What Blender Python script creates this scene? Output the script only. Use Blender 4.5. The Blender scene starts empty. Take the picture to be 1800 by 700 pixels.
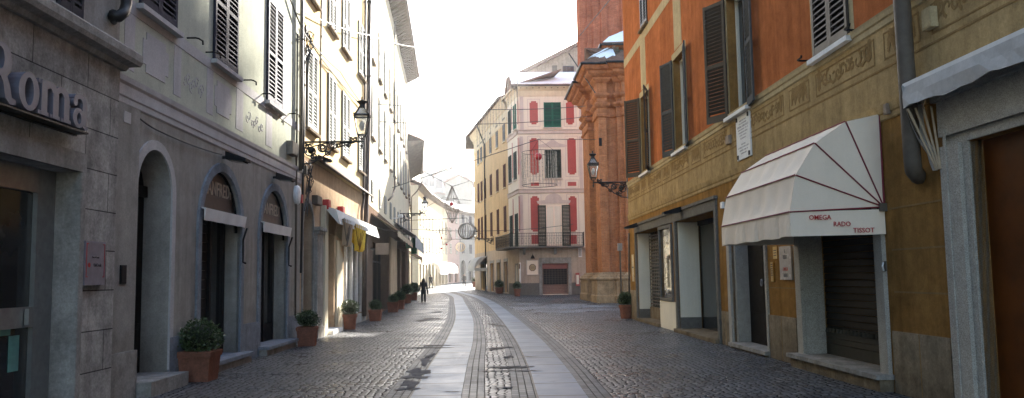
import bpy, bmesh, math, random
from mathutils import Vector, Matrix
from mathutils.geometry import tessellate_polygon
random.seed(7)
SC = bpy.context.scene
COL = SC.collection
PI = math.pi

# ------------------------------------------------------------------ camera
FPX = 1456.0                      # focal length in photo pixels (photo 1800 x 700)
CAM = Vector((0, 0, 1.65))
_v = Vector((850 - 900, -(488 - 350), -FPX)).normalized()
_u = Vector((-0.012, 1, 0)); _u = (_u - _v * _u.dot(_v)).normalized()
_x = _v.cross(_u)
RM = Matrix((_x, _v, _u))         # camera -> world
def ray(px, py): return (RM @ Vector((px - 900, -(py - 350), -FPX))).normalized()
cd = bpy.data.cameras.new('camera'); co = bpy.data.objects.new('camera', cd); COL.objects.link(co)
cd.sensor_width = 36; cd.lens = 36 * FPX / 1800; cd.clip_end = 3000; cd.clip_start = .05
co.matrix_world = Matrix.Translation(CAM) @ RM.to_4x4()
SC.camera = co

def gz(y): return 0.0 if y < 50 else (1.25e-4 * (y - 50) ** 2 if y < 170 else 1.25e-4 * 120 ** 2 + .03 * (y - 170))
def G(px, py):                    # pixel -> point on the (gently rising) street
    r = ray(px, py); z = 0
    for i in range(30):
        t = (z - CAM.z) / r.z
        p = CAM + r * t
        z = z * .5 + gz(p.y) * .5
    return Vector((p.x, p.y, gz(p.y)))
def AT(px, py, d):                # pixel -> world point at street distance d
    r = ray(px, py); return CAM + r * (d / r.y)

class Fr:                         # a facade plane: x along it, y into the building, z up
    def __init__(s, o, th):
        s.o = Vector((o[0], o[1], 0)); s.th = th
        s.X = Vector((math.cos(th), math.sin(th), 0)); s.Y = Vector((-math.sin(th), math.cos(th), 0))
    def P(s, px, py, dep=0):
        r = ray(px, py); t = (s.Y.dot(s.o - CAM) + dep) / s.Y.dot(r); p = CAM + r * t - s.o
        return s.X.dot(p), p.z
    def S(s, px, py, dep=0): return s.P(px, py, dep)[0]
    def Z(s, px, py, dep=0): return s.P(px, py, dep)[1]
    def Q(s, px, py, sv):         # on the plane x = sv: returns (y, z)
        r = ray(px, py); t = (s.X.dot(s.o - CAM) + sv) / s.X.dot(r); p = CAM + r * t - s.o
        return s.Y.dot(p), p.z
    def W(s, a, y, z): return s.o + s.X * a + s.Y * y + Vector((0, 0, z))
    def R(s, px0, py0, px1, py1, dep=0):   # two pixels -> s0, s1, z0, z1
        a = s.P(px0, py0, dep); b = s.P(px1, py1, dep)
        return min(a[0], b[0]), max(a[0], b[0]), min(a[1], b[1]), max(a[1], b[1])
    def M(s): return Matrix.Translation(s.o) @ Matrix.Rotation(s.th, 4, 'Z')
def left_frame(p, vpx): return Fr(p, PI / 2 - math.atan((vpx - 850) / FPX))
def right_frame(p, vpx): return Fr(p, -PI / 2 - math.atan((vpx - 850) / FPX))

# ------------------------------------------------------------------ mesh building
class MB:
    def __init__(s): s.v = []; s.f = []; s.uv = {}
    def add(s, vs, fs):
        b = len(s.v); s.v += [tuple(v) for v in vs]; s.f += [tuple(b + i for i in f) for f in fs]; return s
    def box(s, x0, x1, y0, y1, z0, z1):
        return s.add([(x0,y0,z0),(x1,y0,z0),(x1,y1,z0),(x0,y1,z0),(x0,y0,z1),(x1,y0,z1),(x1,y1,z1),(x0,y1,z1)],
                     [(0,3,2,1),(4,5,6,7),(0,1,5,4),(1,2,6,5),(2,3,7,6),(3,0,4,7)])
    def hexa(s, p):
        return s.add(p, [(0,3,2,1),(4,5,6,7),(0,1,5,4),(1,2,6,5),(2,3,7,6),(3,0,4,7)])
    def prism(s, poly, y0, y1, holes=()):      # poly in (x, z), extruded along y
        loops = [poly] + list(holes); n = sum(len(l) for l in loops)
        flat = [p for l in loops for p in l]
        tris = tessellate_polygon([[Vector((p[0], p[1], 0)) for p in l] for l in loops])
        vs = [(p[0], y0, p[1]) for p in flat] + [(p[0], y1, p[1]) for p in flat]
        fs = [tuple(t) for t in tris] + [tuple(n + i for i in reversed(t)) for t in tris]
        b = 0
        for l in loops:
            m = len(l)
            for i in range(m):
                j = (i + 1) % m; fs.append((b + i, b + j, n + b + j, n + b + i))
            b += m
        return s.add(vs, fs)
    def sheet(s, outer, holes, y=0.0, deps=()):   # front face with openings and their reveals
        loops = [outer] + list(holes)
        flat = [p for l in loops for p in l]
        tris = tessellate_polygon([[Vector((p[0], p[1], 0)) for p in l] for l in loops])
        s.add([(p[0], y, p[1]) for p in flat], [tuple(t) for t in tris])
        for l, d in zip(holes, deps):
            m = len(l)
            s.add([(p[0], y, p[1]) for p in l] + [(p[0], y + d, p[1]) for p in l],
                  [(i, (i + 1) % m, m + (i + 1) % m, m + i) for i in range(m)])
        return s
    def tube(s, pts, r, n=6, caps=True):
        pts = [Vector(p) for p in pts]; m = len(pts); vs = []; fs = []
        rs = r if isinstance(r, (list, tuple)) else [r] * m
        prev = None
        for i, p in enumerate(pts):
            t = (pts[min(i + 1, m - 1)] - pts[max(i - 1, 0)])
            t = t.normalized() if t.length > 1e-9 else Vector((0, 0, 1))
            if prev is None:
                a = Vector((0, 0, 1)) if abs(t.z) < .9 else Vector((1, 0, 0)); a = (a - t * a.dot(t)).normalized()
            else:
                a = prev - t * prev.dot(t); a = a.normalized() if a.length > 1e-6 else t.orthogonal().normalized()
            prev = a; b = t.cross(a)
            for k in range(n):
                q = 2 * PI * k / n; vs.append(p + (a * math.cos(q) + b * math.sin(q)) * rs[i])
        for i in range(m - 1):
            for k in range(n):
                fs.append((i*n+k, i*n+(k+1)%n, (i+1)*n+(k+1)%n, (i+1)*n+k))
        if caps: fs += [tuple(range(n - 1, -1, -1)), tuple((m - 1) * n + k for k in range(n))]
        return s.add(vs, fs)
    def lathe(s, prof, c=(0, 0, 0), n=16, sq=None):
        vs = []; fs = []; m = len(prof)
        for r, z in prof:
            for k in range(n):
                q = 2 * PI * (k + .5) / n
                vs.append((c[0] + r * math.cos(q), c[1] + r * math.sin(q), c[2] + z))
        for i in range(m - 1):
            for k in range(n): fs.append((i*n+k, i*n+(k+1)%n, (i+1)*n+(k+1)%n, (i+1)*n+k))
        fs += [tuple(range(n - 1, -1, -1)), tuple((m - 1) * n + k for k in range(n))]
        return s.add(vs, fs)
    def ball(s, c, r, n=12, m=8, sc=(1, 1, 1)):
        vs = []; fs = []
        for i in range(m + 1):
            a = PI * i / m
            for k in range(n):
                q = 2 * PI * k / n
                vs.append((c[0]+r*sc[0]*math.sin(a)*math.cos(q), c[1]+r*sc[1]*math.sin(a)*math.sin(q), c[2]-r*sc[2]*math.cos(a)))
        for i in range(m):
            for k in range(n): fs.append((i*n+k, i*n+(k+1)%n, (i+1)*n+(k+1)%n, (i+1)*n+k))
        return s.add(vs, fs)
    def sweep(s, path, prof, closed=False):    # prof (outward offset, z) along a plan path; outward = right of travel
        n = len(path); P = [Vector(p) for p in path]; offs = []
        for i in range(n):
            ds = []
            if i > 0 or closed: ds.append((P[i] - P[i-1]).normalized())
            if i < n - 1 or closed: ds.append((P[(i+1) % n] - P[i]).normalized())
            ns = [Vector((d.y, -d.x)) for d in ds]
            m = ns[0] if len(ns) == 1 else (ns[0] + ns[1])
            m = m.normalized(); m = m / max(.3, m.dot(ns[0])); offs.append(m)
        k = len(prof); vs = []; fs = []
        for i in range(n):
            for o, z in prof: q = P[i] + offs[i] * o; vs.append((q.x, q.y, z))
        for i in range(n if closed else n - 1):
            for j in range(k - 1): a = i * k; b = ((i + 1) % n) * k; fs.append((a+j, b+j, b+j+1, a+j+1))
        return s.add(vs, fs)
    def mesh(s, name, mat, smooth=False):
        me = bpy.data.meshes.new(name); me.from_pydata(s.v, [], s.f); me.update()
        bm = bmesh.new(); bm.from_mesh(me); bmesh.ops.recalc_face_normals(bm, faces=bm.faces); bm.to_mesh(me); bm.free()
        if mat: me.materials.append(mat)
        if smooth:
            for p in me.polygons: p.use_smooth = True
        return me

def link(o, parent=None, M=None):
    COL.objects.link(o)
    if parent is not None: o.parent = parent
    if M is not None: o.matrix_local = M
    return o
def O(name, mb, mat, parent=None, loc=(0, 0, 0), rz=0, M=None, smooth=False, label=None):
    me = mb.mesh(name, mat, smooth) if isinstance(mb, MB) else mb
    o = bpy.data.objects.new(name, me)
    L = Matrix.Translation(Vector(loc)) @ Matrix.Rotation(rz, 4, 'Z')
    link(o, parent, (M @ L) if M is not None else L)
    if label: o['label'] = label
    return o
def tag(o, label, cat, group=None, kind=None):
    o['label'] = label; o['category'] = cat
    if group: o['group'] = group
    if kind: o['kind'] = kind
    return o
def T(name, label, cat, loc, rz=0, group=None):
    o = bpy.data.objects.new(name, None); o.empty_display_size = .2
    link(o, None, Matrix.Translation(Vector(loc)) @ Matrix.Rotation(rz, 4, 'Z'))
    return tag(o, label, cat, group)
def structure(name, mb, mat, kind='structure', smooth=False):
    o = O(name, mb, mat, smooth=smooth); o['kind'] = kind; return o
def dup(root, loc, rz=0, label=None, scale=1):
    r = root.copy(); COL.objects.link(r)
    r.matrix_world = Matrix.Translation(Vector(loc)) @ Matrix.Rotation(rz, 4, 'Z') @ Matrix.Scale(scale, 4)
    if label: r['label'] = label
    for ch in list(root.children):
        c = ch.copy(); COL.objects.link(c); c.parent = r
        for g in list(ch.children):
            d = g.copy(); COL.objects.link(d); d.parent = c
    return r

# ------------------------------------------------------------------ materials
class NT:
    def __init__(s, name):
        s.m = bpy.data.materials.new(name); s.m.use_nodes = True; s.t = s.m.node_tree
        s.b = s.t.nodes['Principled BSDF']; s.out = s.t.nodes['Material Output']; s._c = None
    def n(s, kind, ins=(), **kw):
        x = s.t.nodes.new(kind)
        for k, v in kw.items(): setattr(x, k, v)
        for k, v in dict(ins).items(): s.set(x.inputs[k], v)
        return x
    def set(s, sock, v):
        if isinstance(v, bpy.types.NodeSocket): s.t.links.new(v, sock)
        elif isinstance(v, bpy.types.Node): s.t.links.new(v.outputs[0], sock)
        else: sock.default_value = v
    @property
    def co(s):
        if s._c is None: s._c = s.n('ShaderNodeTexCoord').outputs['Object']
        return s._c
    def map(s, sc, rot=(0, 0, 0), co=None):
        return s.n('ShaderNodeMapping', {'Vector': co or s.co, 'Scale': sc, 'Rotation': rot}).outputs[0]
    def noise(s, scale, detail=5, rough=.6, co=None, dist=0):
        return s.n('ShaderNodeTexNoise', {'Vector': co or s.co, 'Scale': scale, 'Detail': detail, 'Roughness': rough, 'Distortion': dist}).outputs[0]
    def ramp(s, fac, a, b, ca=(0, 0, 0, 1), cb=(1, 1, 1, 1)):
        r = s.n('ShaderNodeValToRGB', {'Fac': fac}); e = r.color_ramp.elements
        e[0].position = a; e[1].position = b; e[0].color = c4(ca); e[1].color = c4(cb); return r.outputs[0]
    def mix(s, fac, a, b, mode='MIX'):
        x = s.n('ShaderNodeMix', data_type='RGBA', blend_type=mode)
        s.set(x.inputs[0], fac); s.set(x.inputs[6], c4(a)); s.set(x.inputs[7], c4(b)); return x.outputs[2]
    def math(s, op, a, b=0.0):
        x = s.n('ShaderNodeMath', operation=op); s.set(x.inputs[0], a); s.set(x.inputs[1], b); return x.outputs[0]
    def bump(s, h, strength=.3, dist=.02, nrm=None):
        x = s.n('ShaderNodeBump', {'Height': h, 'Strength': strength, 'Distance': dist})
        if nrm is not None: s.set(x.inputs['Normal'], nrm)
        return x.outputs[0]
    def fin(s, col, rough=.8, nrm=None, metal=0, spec=.5):
        s.set(s.b.inputs['Base Color'], c4(col)); s.set(s.b.inputs['Roughness'], rough); s.set(s.b.inputs['Metallic'], metal)
        s.set(s.b.inputs['Specular IOR Level'], spec)
        if nrm is not None: s.set(s.b.inputs['Normal'], nrm)
        return s.m
def c4(c):
    if isinstance(c, (tuple, list)) and len(c) == 3: return (c[0], c[1], c[2], 1)
    return c
def mul(c, k): return tuple(x * k for x in c[:3])

def surf(name, c, var=.25, scale=1.2, rough=.85, bump=.2, bscale=60, streak=.3, fine=.12, spec=.0, metal=0, c2=None, foot=0):
    """plaster / paint / stone: cloudy colour, vertical weather streaks, fine grain"""
    t = NT(name)
    base = t.mix(t.ramp(t.noise(scale, 7, .65), .32, .68), mul(c, 1 - var), c2 or mul(c, 1 + var * .5))
    if var >= .1: base = t.mix(min(.55, var * 1.8), base, t.ramp(t.noise(scale * 5.5, 8, .72, dist=.4), .28, .72, (.27, .27, .27, 1), (.7, .7, .7, 1)), 'OVERLAY')
    if streak:
        st = t.ramp(t.noise(1.0, 6, .6, t.map((4.5, 4.5, .28))), .42, .75)
        base = t.mix(t.math('MULTIPLY', st, streak), base, t.mix(1.0, base, (.38, .36, .33), 'MULTIPLY'))
    if foot:
        zz = t.n('ShaderNodeSeparateXYZ', {'Vector': t.co}).outputs[2]
        q = t.ramp(t.math('ADD', t.math('MULTIPLY', zz, .45), t.math('MULTIPLY', t.noise(1.6, 7, .7), .9)), .42, .95, (1, 1, 1, 1), (0, 0, 0, 1))
        base = t.mix(t.math('MULTIPLY', q, foot), base, t.mix(1.0, base, (.42, .39, .36), 'MULTIPLY'))
    if fine:
        base = t.mix(fine, base, t.ramp(t.noise(bscale * .6, 3), .3, .7), 'OVERLAY')
    return t.fin(base, t.math('ADD', t.math('MULTIPLY', t.noise(6, 3), .25), rough - .12),
                 t.bump(t.noise(bscale, 6, .7), bump, .02, t.bump(t.noise(3.5, 4), bump * .5, .03)) if bump else None, metal, spec)

def brick(name, c1, c2, mort, bw=.25, bh=.07, ms=.012, noise_amt=.5, rough=.85, bump=.4, depth=.01, streak=.25, offs=.5):
    t = NT(name)
    sx = t.n('ShaderNodeSeparateXYZ', {'Vector': t.co})
    u = t.math('ADD', sx.outputs[0], sx.outputs[1])
    vec = t.n('ShaderNodeCombineXYZ', {'X': u, 'Y': sx.outputs[2]}).outputs[0]
    b = t.n('ShaderNodeTexBrick', {'Vector': vec, 'Color1': c4(c1), 'Color2': c4(c2), 'Mortar': c4(mort), 'Scale': 1.0,
            'Mortar Size': ms, 'Mortar Smooth': .2, 'Bias': 0.0, 'Brick Width': bw, 'Row Height': bh}, offset=offs)
    col = t.mix(noise_amt, b.outputs[0], t.ramp(t.noise(1.1, 7, .7), .3, .7, (.25, .25, .25, 1), (.8, .8, .8, 1)), 'OVERLAY')
    col = t.mix(noise_amt * .8, col, t.ramp(t.noise(5.5, 8, .75), .3, .7, (.25, .25, .25, 1), (.76, .76, .76, 1)), 'OVERLAY')
    col = t.mix(noise_amt * .5, col, t.ramp(t.noise(28, 5, .8), .32, .68, (.2, .2, .2, 1), (.8, .8, .8, 1)), 'OVERLAY')
    if streak:
        st = t.ramp(t.noise(1.0, 6, .6, t.map((4, 4, .25))), .42, .72)
        col = t.mix(t.math('MULTIPLY', st, streak), col, t.mix(1.0, col, (.35, .33, .3), 'MULTIPLY'))
    nb = t.bump(t.noise(45, 6, .75), .25, .02, t.bump(b.outputs[1], bump, -depth))
    return t.fin(col, rough, nb, 0, .0)

def plain(name, c, rough=.5, metal=0, spec=.5, var=.15, nscale=9, bump=0):
    t = NT(name)
    col = t.mix(t.ramp(t.noise(nscale, 5), .3, .7), mul(c, 1 - var), mul(c, 1 + var))
    return t.fin(col, t.math('ADD', t.math('MULTIPLY', t.noise(nscale * .7, 4), .2), rough - .1), t.bump(t.noise(nscale * 6, 4), bump, .01) if bump else None, metal, spec)

MT = {}
# left side
MT['bank'] = brick('bank_stone', (.38, .36, .33), (.31, .295, .27), (.075, .07, .065), 1.25, .52, .008, .75, .9, .35, .012, .5)
MT['bank_plaster'] = surf('bank_upper_plaster', (.36, .34, .31), .2, streak=.5)
MT['stone_trim'] = surf('weathered_stone', (.34, .32, .29), .3, 2.5, .8, .35, 50, .55)
MT['man_low'] = surf('grey_beige_plaster', (.36, .34, .305), .2, .8, .9, .2, 80, .4, foot=.7)
MT['man_up'] = surf('pale_green_plaster', (.50, .515, .42), .12, .8, .9, .15, 80, .2)
MT['man_trim'] = surf('pale_band_plaster', (.50, .485, .475), .1, 1, .9, .1, 80, .2)
MT['blue_stone'] = surf('blue_grey_stone', (.24, .26, .29), .25, 5, .75, .3, 70, .25)
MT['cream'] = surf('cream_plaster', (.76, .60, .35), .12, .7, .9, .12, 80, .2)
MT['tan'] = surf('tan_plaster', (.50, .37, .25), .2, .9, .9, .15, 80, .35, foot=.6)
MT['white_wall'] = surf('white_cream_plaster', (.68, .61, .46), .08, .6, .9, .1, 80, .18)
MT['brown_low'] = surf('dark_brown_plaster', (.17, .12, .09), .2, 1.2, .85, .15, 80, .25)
MT['far_yellow'] = surf('pale_yellow_plaster', (.50, .455, .35), .1, .5, .9, .1, 60, .2)
MT['far_pink'] = surf('dusty_pink_plaster', (.36, .28, .26), .1, .5, .9, .1, 60, .2)
MT['far_grey'] = surf('far_grey_plaster', (.24, .24, .23), .12, .5, .9, .1, 60, .25)
MT['far_tan'] = surf('far_tan_plaster', (.27, .25, .21), .12, .5, .9, .1, 60, .25)
# right side
MT['orange'] = surf('orange_plaster', (.44, .148, .056), .3, .55, .9, .25, 90, .55)
MT['ochre'] = surf('brown_ochre_plaster', (.41, .29, .14), .28, 1.1, .9, .3, 70, .5)
MT['ochre_low'] = surf('ochre_plaster', (.31, .168, .054), .28, 1.1, .9, .3, 70, .6, foot=.6)
MT['ochre_trim'] = surf('ochre_trim_paint', (.48, .38, .22), .16, 1.2, .9, .2, 70, .3)
MT['ochre_dark'] = surf('painted_brown_ornament', (.27, .175, .078), .2, 3, .9, .1, 70, .2)
MT['plinth'] = surf('worn_beige_plinth', (.33, .27, .19), .35, 3, .85, .3, 60, .6, foot=.7)
MT['granite'] = surf('grey_granite', (.40, .375, .325), .15, 8, .6, .2, 140, .15, fine=.4)
MT['granite_dk'] = surf('dark_granite', (.17, .16, .14), .2, 8, .5, .2, 140, .15, fine=.4)
MT['white_panel'] = surf('off_white_panel', (.80, .74, .60), .07, 1, .7, .05, 80, .15)
MT['brick'] = brick('church_brick', (.43, .165, .07), (.33, .11, .045), (.33, .20, .115), .26, .075, .010, .55, .9, .4, .01, .3)
MT['brick_mould'] = surf('brick_moulding', (.43, .18, .085), .35, 3, .9, .4, 45, .5)
MT['brick_red'] = brick('red_brick', (.43, .13, .07), (.33, .085, .045), (.34, .19, .12), .26, .075, .010, .5, .9, .4, .01, .25)
MT['sandstone'] = surf('worn_sandstone', (.36, .25, .15), .35, 2.2, .9, .4, 40, .5)
MT['niche'] = surf('ochre_niche_plaster', (.46, .35, .16), .2, 1, .9, .15, 70, .35)
MT['pink'] = surf('pale_pink_plaster', (.77, .675, .535), .08, .8, .9, .1, 80, .15)
MT['pinkline'] = surf('mauve_painted_trim', (.60, .50, .43), .1, 1, .9, .1, 80, .15)
MT['redpanel'] = surf('red_painted_panel', (.43, .10, .085), .12, 1.5, .85, .1, 80, .1)
MT['pink_low'] = surf('beige_ground_floor', (.50, .40, .31), .15, 1, .9, .15, 80, .4, foot=.5)
MT['yellow'] = surf('ochre_yellow_plaster', (.62, .44, .245), .13, .8, .9, .15, 80, .25)
MT['yellow_lt'] = surf('pale_cornice_plaster', (.66, .55, .38), .1, .8, .9, .1, 80, .2)
MT['gable'] = surf('old_gable_plaster', (.52, .42, .32), .3, .6, .9, .2, 60, .4)
# shared
MT['roof'] = surf('old_clay_tiles', (.22, .13, .09), .35, 4, .9, .3, 30, .2)
MT['soffit'] = surf('eave_wood', (.20, .165, .13), .25, 3, .8, .2, 40, .2)
MT['snow'] = surf('snow', (.90, .89, .86), .04, 3, .6, .3, 18, 0, 0)
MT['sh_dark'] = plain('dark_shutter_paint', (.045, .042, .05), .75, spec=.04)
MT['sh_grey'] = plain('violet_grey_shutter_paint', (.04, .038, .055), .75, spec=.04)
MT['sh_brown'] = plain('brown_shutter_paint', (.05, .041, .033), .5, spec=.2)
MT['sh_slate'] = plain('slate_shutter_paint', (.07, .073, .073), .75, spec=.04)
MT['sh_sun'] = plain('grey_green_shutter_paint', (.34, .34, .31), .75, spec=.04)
MT['sh_green'] = plain('green_shutter_paint', (.02, .115, .07), .75, spec=.04)
MT['sh_dgreen'] = plain('dark_green_shutter_paint', (.05, .062, .045), .75, spec=.04)
MT['sh_red'] = plain('maroon_shutter_paint', (.12, .055, .04), .75, spec=.04)
MT['wood_pale'] = plain('pale_shutter_frame', (.50, .40, .26), .5)
MT['backing'] = plain('dark_interior', (.006, .006, .007), .8, 0, .05)
MT['black'] = plain('black_iron', (.010, .010, .011), .6, 0, .15)
MT['iron'] = plain('dark_iron', (.03, .028, .027), .5, .6)
MT['zinc'] = plain('zinc_pipe', (.115, .095, .075), .6, .0, .2)
MT['copper'] = plain('brown_downpipe', (.09, .065, .052), .5, .5)
MT['shutter_metal'] = plain('rolling_shutter_metal', (.014, .0125, .011), .6, .0, .1)
MT['shutter_pale'] = plain('aged_rolling_shutter', (.06, .055, .042), .6, .0, .1)
MT['shutter_brown'] = plain('brown_rolling_shutter', (.20, .115, .085), .55, .1)
MT['door_wood'] = plain('dark_door_wood', (.008, .0065, .005), .55, 0, .1)
MT['door_orange'] = plain('varnished_orange_wood', (.085, .024, .004), .5, 0, .1, var=.3, nscale=3)
MT['brass'] = plain('brass', (.55, .38, .12), .3, 1)
MT['alu'] = plain('aluminium', (.33, .33, .33), .4, .8)
MT['letters'] = plain('grey_violet_letters', (.155, .15, .18), .5)
MT['fascia'] = plain('brown_sign_panel', (.045, .033, .027), .5)
MT['gold'] = plain('dull_gold_lettering', (.36, .31, .25), .6)
MT['plaque'] = plain('grey_plaque', (.23, .215, .25), .4, .2)
MT['red'] = plain('red_paint', (.45, .02, .02), .5)
MT['wine'] = plain('wine_red_piping', (.20, .012, .025), .6)
MT['white'] = plain('white_enamel', (.75, .75, .74), .4)
MT['bluepaint'] = plain('blue_grey_numerals', (.12, .16, .26), .5)
MT['ink'] = plain('dark_lettering', (.04, .035, .04), .6)
MT['marble'] = surf('white_marble_plaque', (.76, .75, .72), .06, 3, .4, .05, 40, .1)
MT['engraved'] = plain('engraved_grey_lettering', (.30, .29, .29), .6)
MT['canvas'] = surf('cream_awning_canvas', (.90, .765, .61), .05, 2, .85, .12, 30, .05, .02)
MT['canvas_white'] = surf('white_awning_canvas', (.74, .73, .70), .06, 2, .85, .12, 30, .15, .05)
MT['canvas_grey'] = surf('grey_white_awning', (.48, .47, .45), .1, 2, .85, .12, 30, .2, .05)
MT['canvas_yellow'] = plain('yellow_awning_canvas', (.75, .52, .05), .8)
MT['canvas_beige'] = surf('beige_awning_canvas', (.50, .40, .28), .12, 2, .85, .1, 30, .2, .05)
MT['terra'] = surf('terracotta', (.25, .11, .072), .25, 6, .8, .2, 40, .3)
MT['soil'] = plain('potting_soil', (.03, .022, .016), .95, bump=.5)
MT['green'] = plain('pharmacy_green', (.02, .22, .10), .4)
MT['skin'] = plain('skin', (.45, .28, .20), .6)
MT['coat'] = plain('black_coat', (.012, .012, .014), .85)
MT['trousers'] = plain('dark_trousers', (.016, .017, .022), .85)
MT['hair'] = plain('dark_hair', (.025, .016, .011), .5)
MT['sticker'] = plain('teal_stickers', (.12, .30, .26), .5)
MT['plexi'] = plain('acrylic_sign', (.42, .38, .34), .25)
MT['wirelight'] = plain('unlit_fairy_light_wire', (.30, .27, .23), .6, .2)
MT['redball'] = plain('red_bauble', (.42, .012, .02), .35)
MT['cable'] = plain('black_cable', (.03, .03, .03), .6)
MT['goods'] = plain('window_goods', (.35, .28, .2), .5, var=.7, nscale=14)
def glassy(name, c, rough=.06):
    t = NT(name); return t.fin(t.mix(t.ramp(t.noise(.8, 4), .3, .7), mul(c, .6), mul(c, 1.3)), rough, t.bump(t.noise(2.5, 2), .03, .02), 0, .3)
MT['glass'] = glassy('dark_window_glass', (.018, .021, .023))
MT['glass_lit'] = glassy('shop_window_glass', (.05, .05, .047), .08)
MT['bulb_glass'] = None
t = NT('lantern_glass'); t.set(t.b.inputs['Transmission Weight'], .85); MT['lglass'] = t.fin((.9, .92, .9), .12)
t = NT('clear_case_glass'); t.set(t.b.inputs['Transmission Weight'], 1.0); t.set(t.b.inputs['IOR'], 1.15); MT['cglass'] = t.fin((.97, .98, .97), .02)
def leafmat(name, c):
    t = NT(name); r = t.n('ShaderNodeObjectInfo').outputs['Random']
    col = t.mix(t.ramp(t.noise(14, 4, .7), .3, .7), mul(c, .55), mul(c, 1.6))
    t.fin(col, .42); t.set(t.b.inputs['Subsurface Weight'], 0.0); return t.m
MT['leaf'] = leafmat('box_leaves', (.045, .075, .022))
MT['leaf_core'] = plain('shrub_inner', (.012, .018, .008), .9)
MT['bark'] = plain('bark', (.09, .07, .05), .9, bump=.5)

# cobbles -----------------------------------------------------------
def cobble(name, tone=1.0, scale=9.0, wet=1.0, tint=(1, 1, 1), use_uv=False):
    t = NT(name)
    co = t.co if not use_uv else t.n('ShaderNodeTexCoord').outputs['UV']
    warp = t.n('ShaderNodeTexNoise', {'Vector': co, 'Scale': .9, 'Detail': 2.0}).outputs[1]
    co = t.mix(.06, co, warp, 'ADD')
    ve = t.n('ShaderNodeTexVoronoi', {'Vector': co, 'Scale': scale, 'Randomness': .62}, feature='DISTANCE_TO_EDGE', voronoi_dimensions='2D')
    vc = t.n('ShaderNodeTexVoronoi', {'Vector': co, 'Scale': scale, 'Randomness': .62}, feature='F1', voronoi_dimensions='2D')
    sep = t.n('ShaderNodeSeparateColor', {'Color': vc.outputs['Color']})
    k = [x * tone for x in tint]
    stone = t.mix(sep.outputs[0], (.038*k[0], .040*k[1], .044*k[2]), (.125*k[0], .131*k[1], .142*k[2]))
    stone = t.mix(.5, stone, t.ramp(t.noise(.45, 7, .65), .3, .7, (.3, .3, .3, 1), (.75, .75, .75, 1)), 'OVERLAY')
    edge = t.ramp(ve.outputs[0], .03, .16)
    col = t.mix(edge, (.014*tone, .013*tone, .012*tone), stone)
    big = t.noise(.55, 6, .6)
    dry = t.ramp(big, .42, .66)
    rough = t.math('ADD', t.math('ADD', t.math('MULTIPLY', dry, .22), .46 - .25 * wet), t.math('MULTIPLY', sep.outputs[1], .14))
    h = t.math('ADD', t.ramp(ve.outputs[0], .0, .28), t.math('MULTIPLY', sep.outputs[2], .55))
    nb = t.bump(t.noise(60, 4), .12, .01, t.bump(h, .45, .014))
    return t.fin(col, t.math('ADD', rough, t.math('MULTIPLY', t.math('SUBTRACT', 1.0, edge), .5)), nb, 0, t.math('MULTIPLY', edge, .34))
MT['cobble'] = cobble('wet_cobbles', 1.0, 8.5, 1.0)
MT['cobble_pale'] = cobble('pale_cobbles', 2.3, 7.5, .3)  # same cobbles in a paler tone, for patches of the street
def slabs(name):
    t = NT(name); uv = t.n('ShaderNodeTexCoord').outputs['UV']
    b = t.n('ShaderNodeTexBrick', {'Vector': uv, 'Color1': (.15, .20, .27, 1), 'Color2': (.09, .125, .175, 1), 'Mortar': (.018, .018, .018, 1), 'Scale': 1.0,
            'Mortar Size': .03, 'Mortar Smooth': .1, 'Brick Width': 1.35, 'Row Height': 3.0}, offset=.0)
    col = t.mix(.45, b.outputs[0], t.ramp(t.noise(.9, 8, .7), .3, .7, (.3, .3, .3, 1), (.72, .72, .72, 1)), 'OVERLAY')
    col = t.mix(t.math('MULTIPLY', t.ramp(t.noise(2.4, 7, .7), .58, .72), .55), col, (.05, .045, .04))
    nb = t.bump(t.noise(70, 5), .05, .01, t.bump(t.noise(2.2, 3), .05, .03, t.bump(b.outputs[1], .5, -.01)))
    return t.fin(col, t.math('ADD', t.math('MULTIPLY', t.noise(1.3, 6, .65), .3), .28), nb, 0, .07)
MT['slab'] = slabs('worn_granite_slabs')
def setts(name):
    t = NT(name); uv = t.n('ShaderNodeTexCoord').outputs['UV']
    b = t.n('ShaderNodeTexBrick', {'Vector': uv, 'Color1': (.075, .085, .102, 1), 'Color2': (.03, .034, .04, 1), 'Mortar': (.02, .02, .02, 1), 'Scale': 1.0,
            'Mortar Size': .009, 'Mortar Smooth': .3, 'Brick Width': .2, 'Row Height': .11}, offset=.5)
    nb = t.bump(t.noise(50, 4), .15, .01, t.bump(b.outputs[1], .4, -.01))
    return t.fin(b.outputs[0], t.math('ADD', t.math('MULTIPLY', t.noise(.7, 5), .3), .38), nb, 0, t.math('SUBTRACT', .16, t.math('MULTIPLY', b.outputs[1], .15)))
MT['setts'] = setts('granite_setts')
MT['mud'] = surf('wet_mud', (.24, .22, .20), .3, 3, .75, .3, 30, 0)
MT['water'] = plain('puddle_water', (.012, .012, .012), .08)

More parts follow.
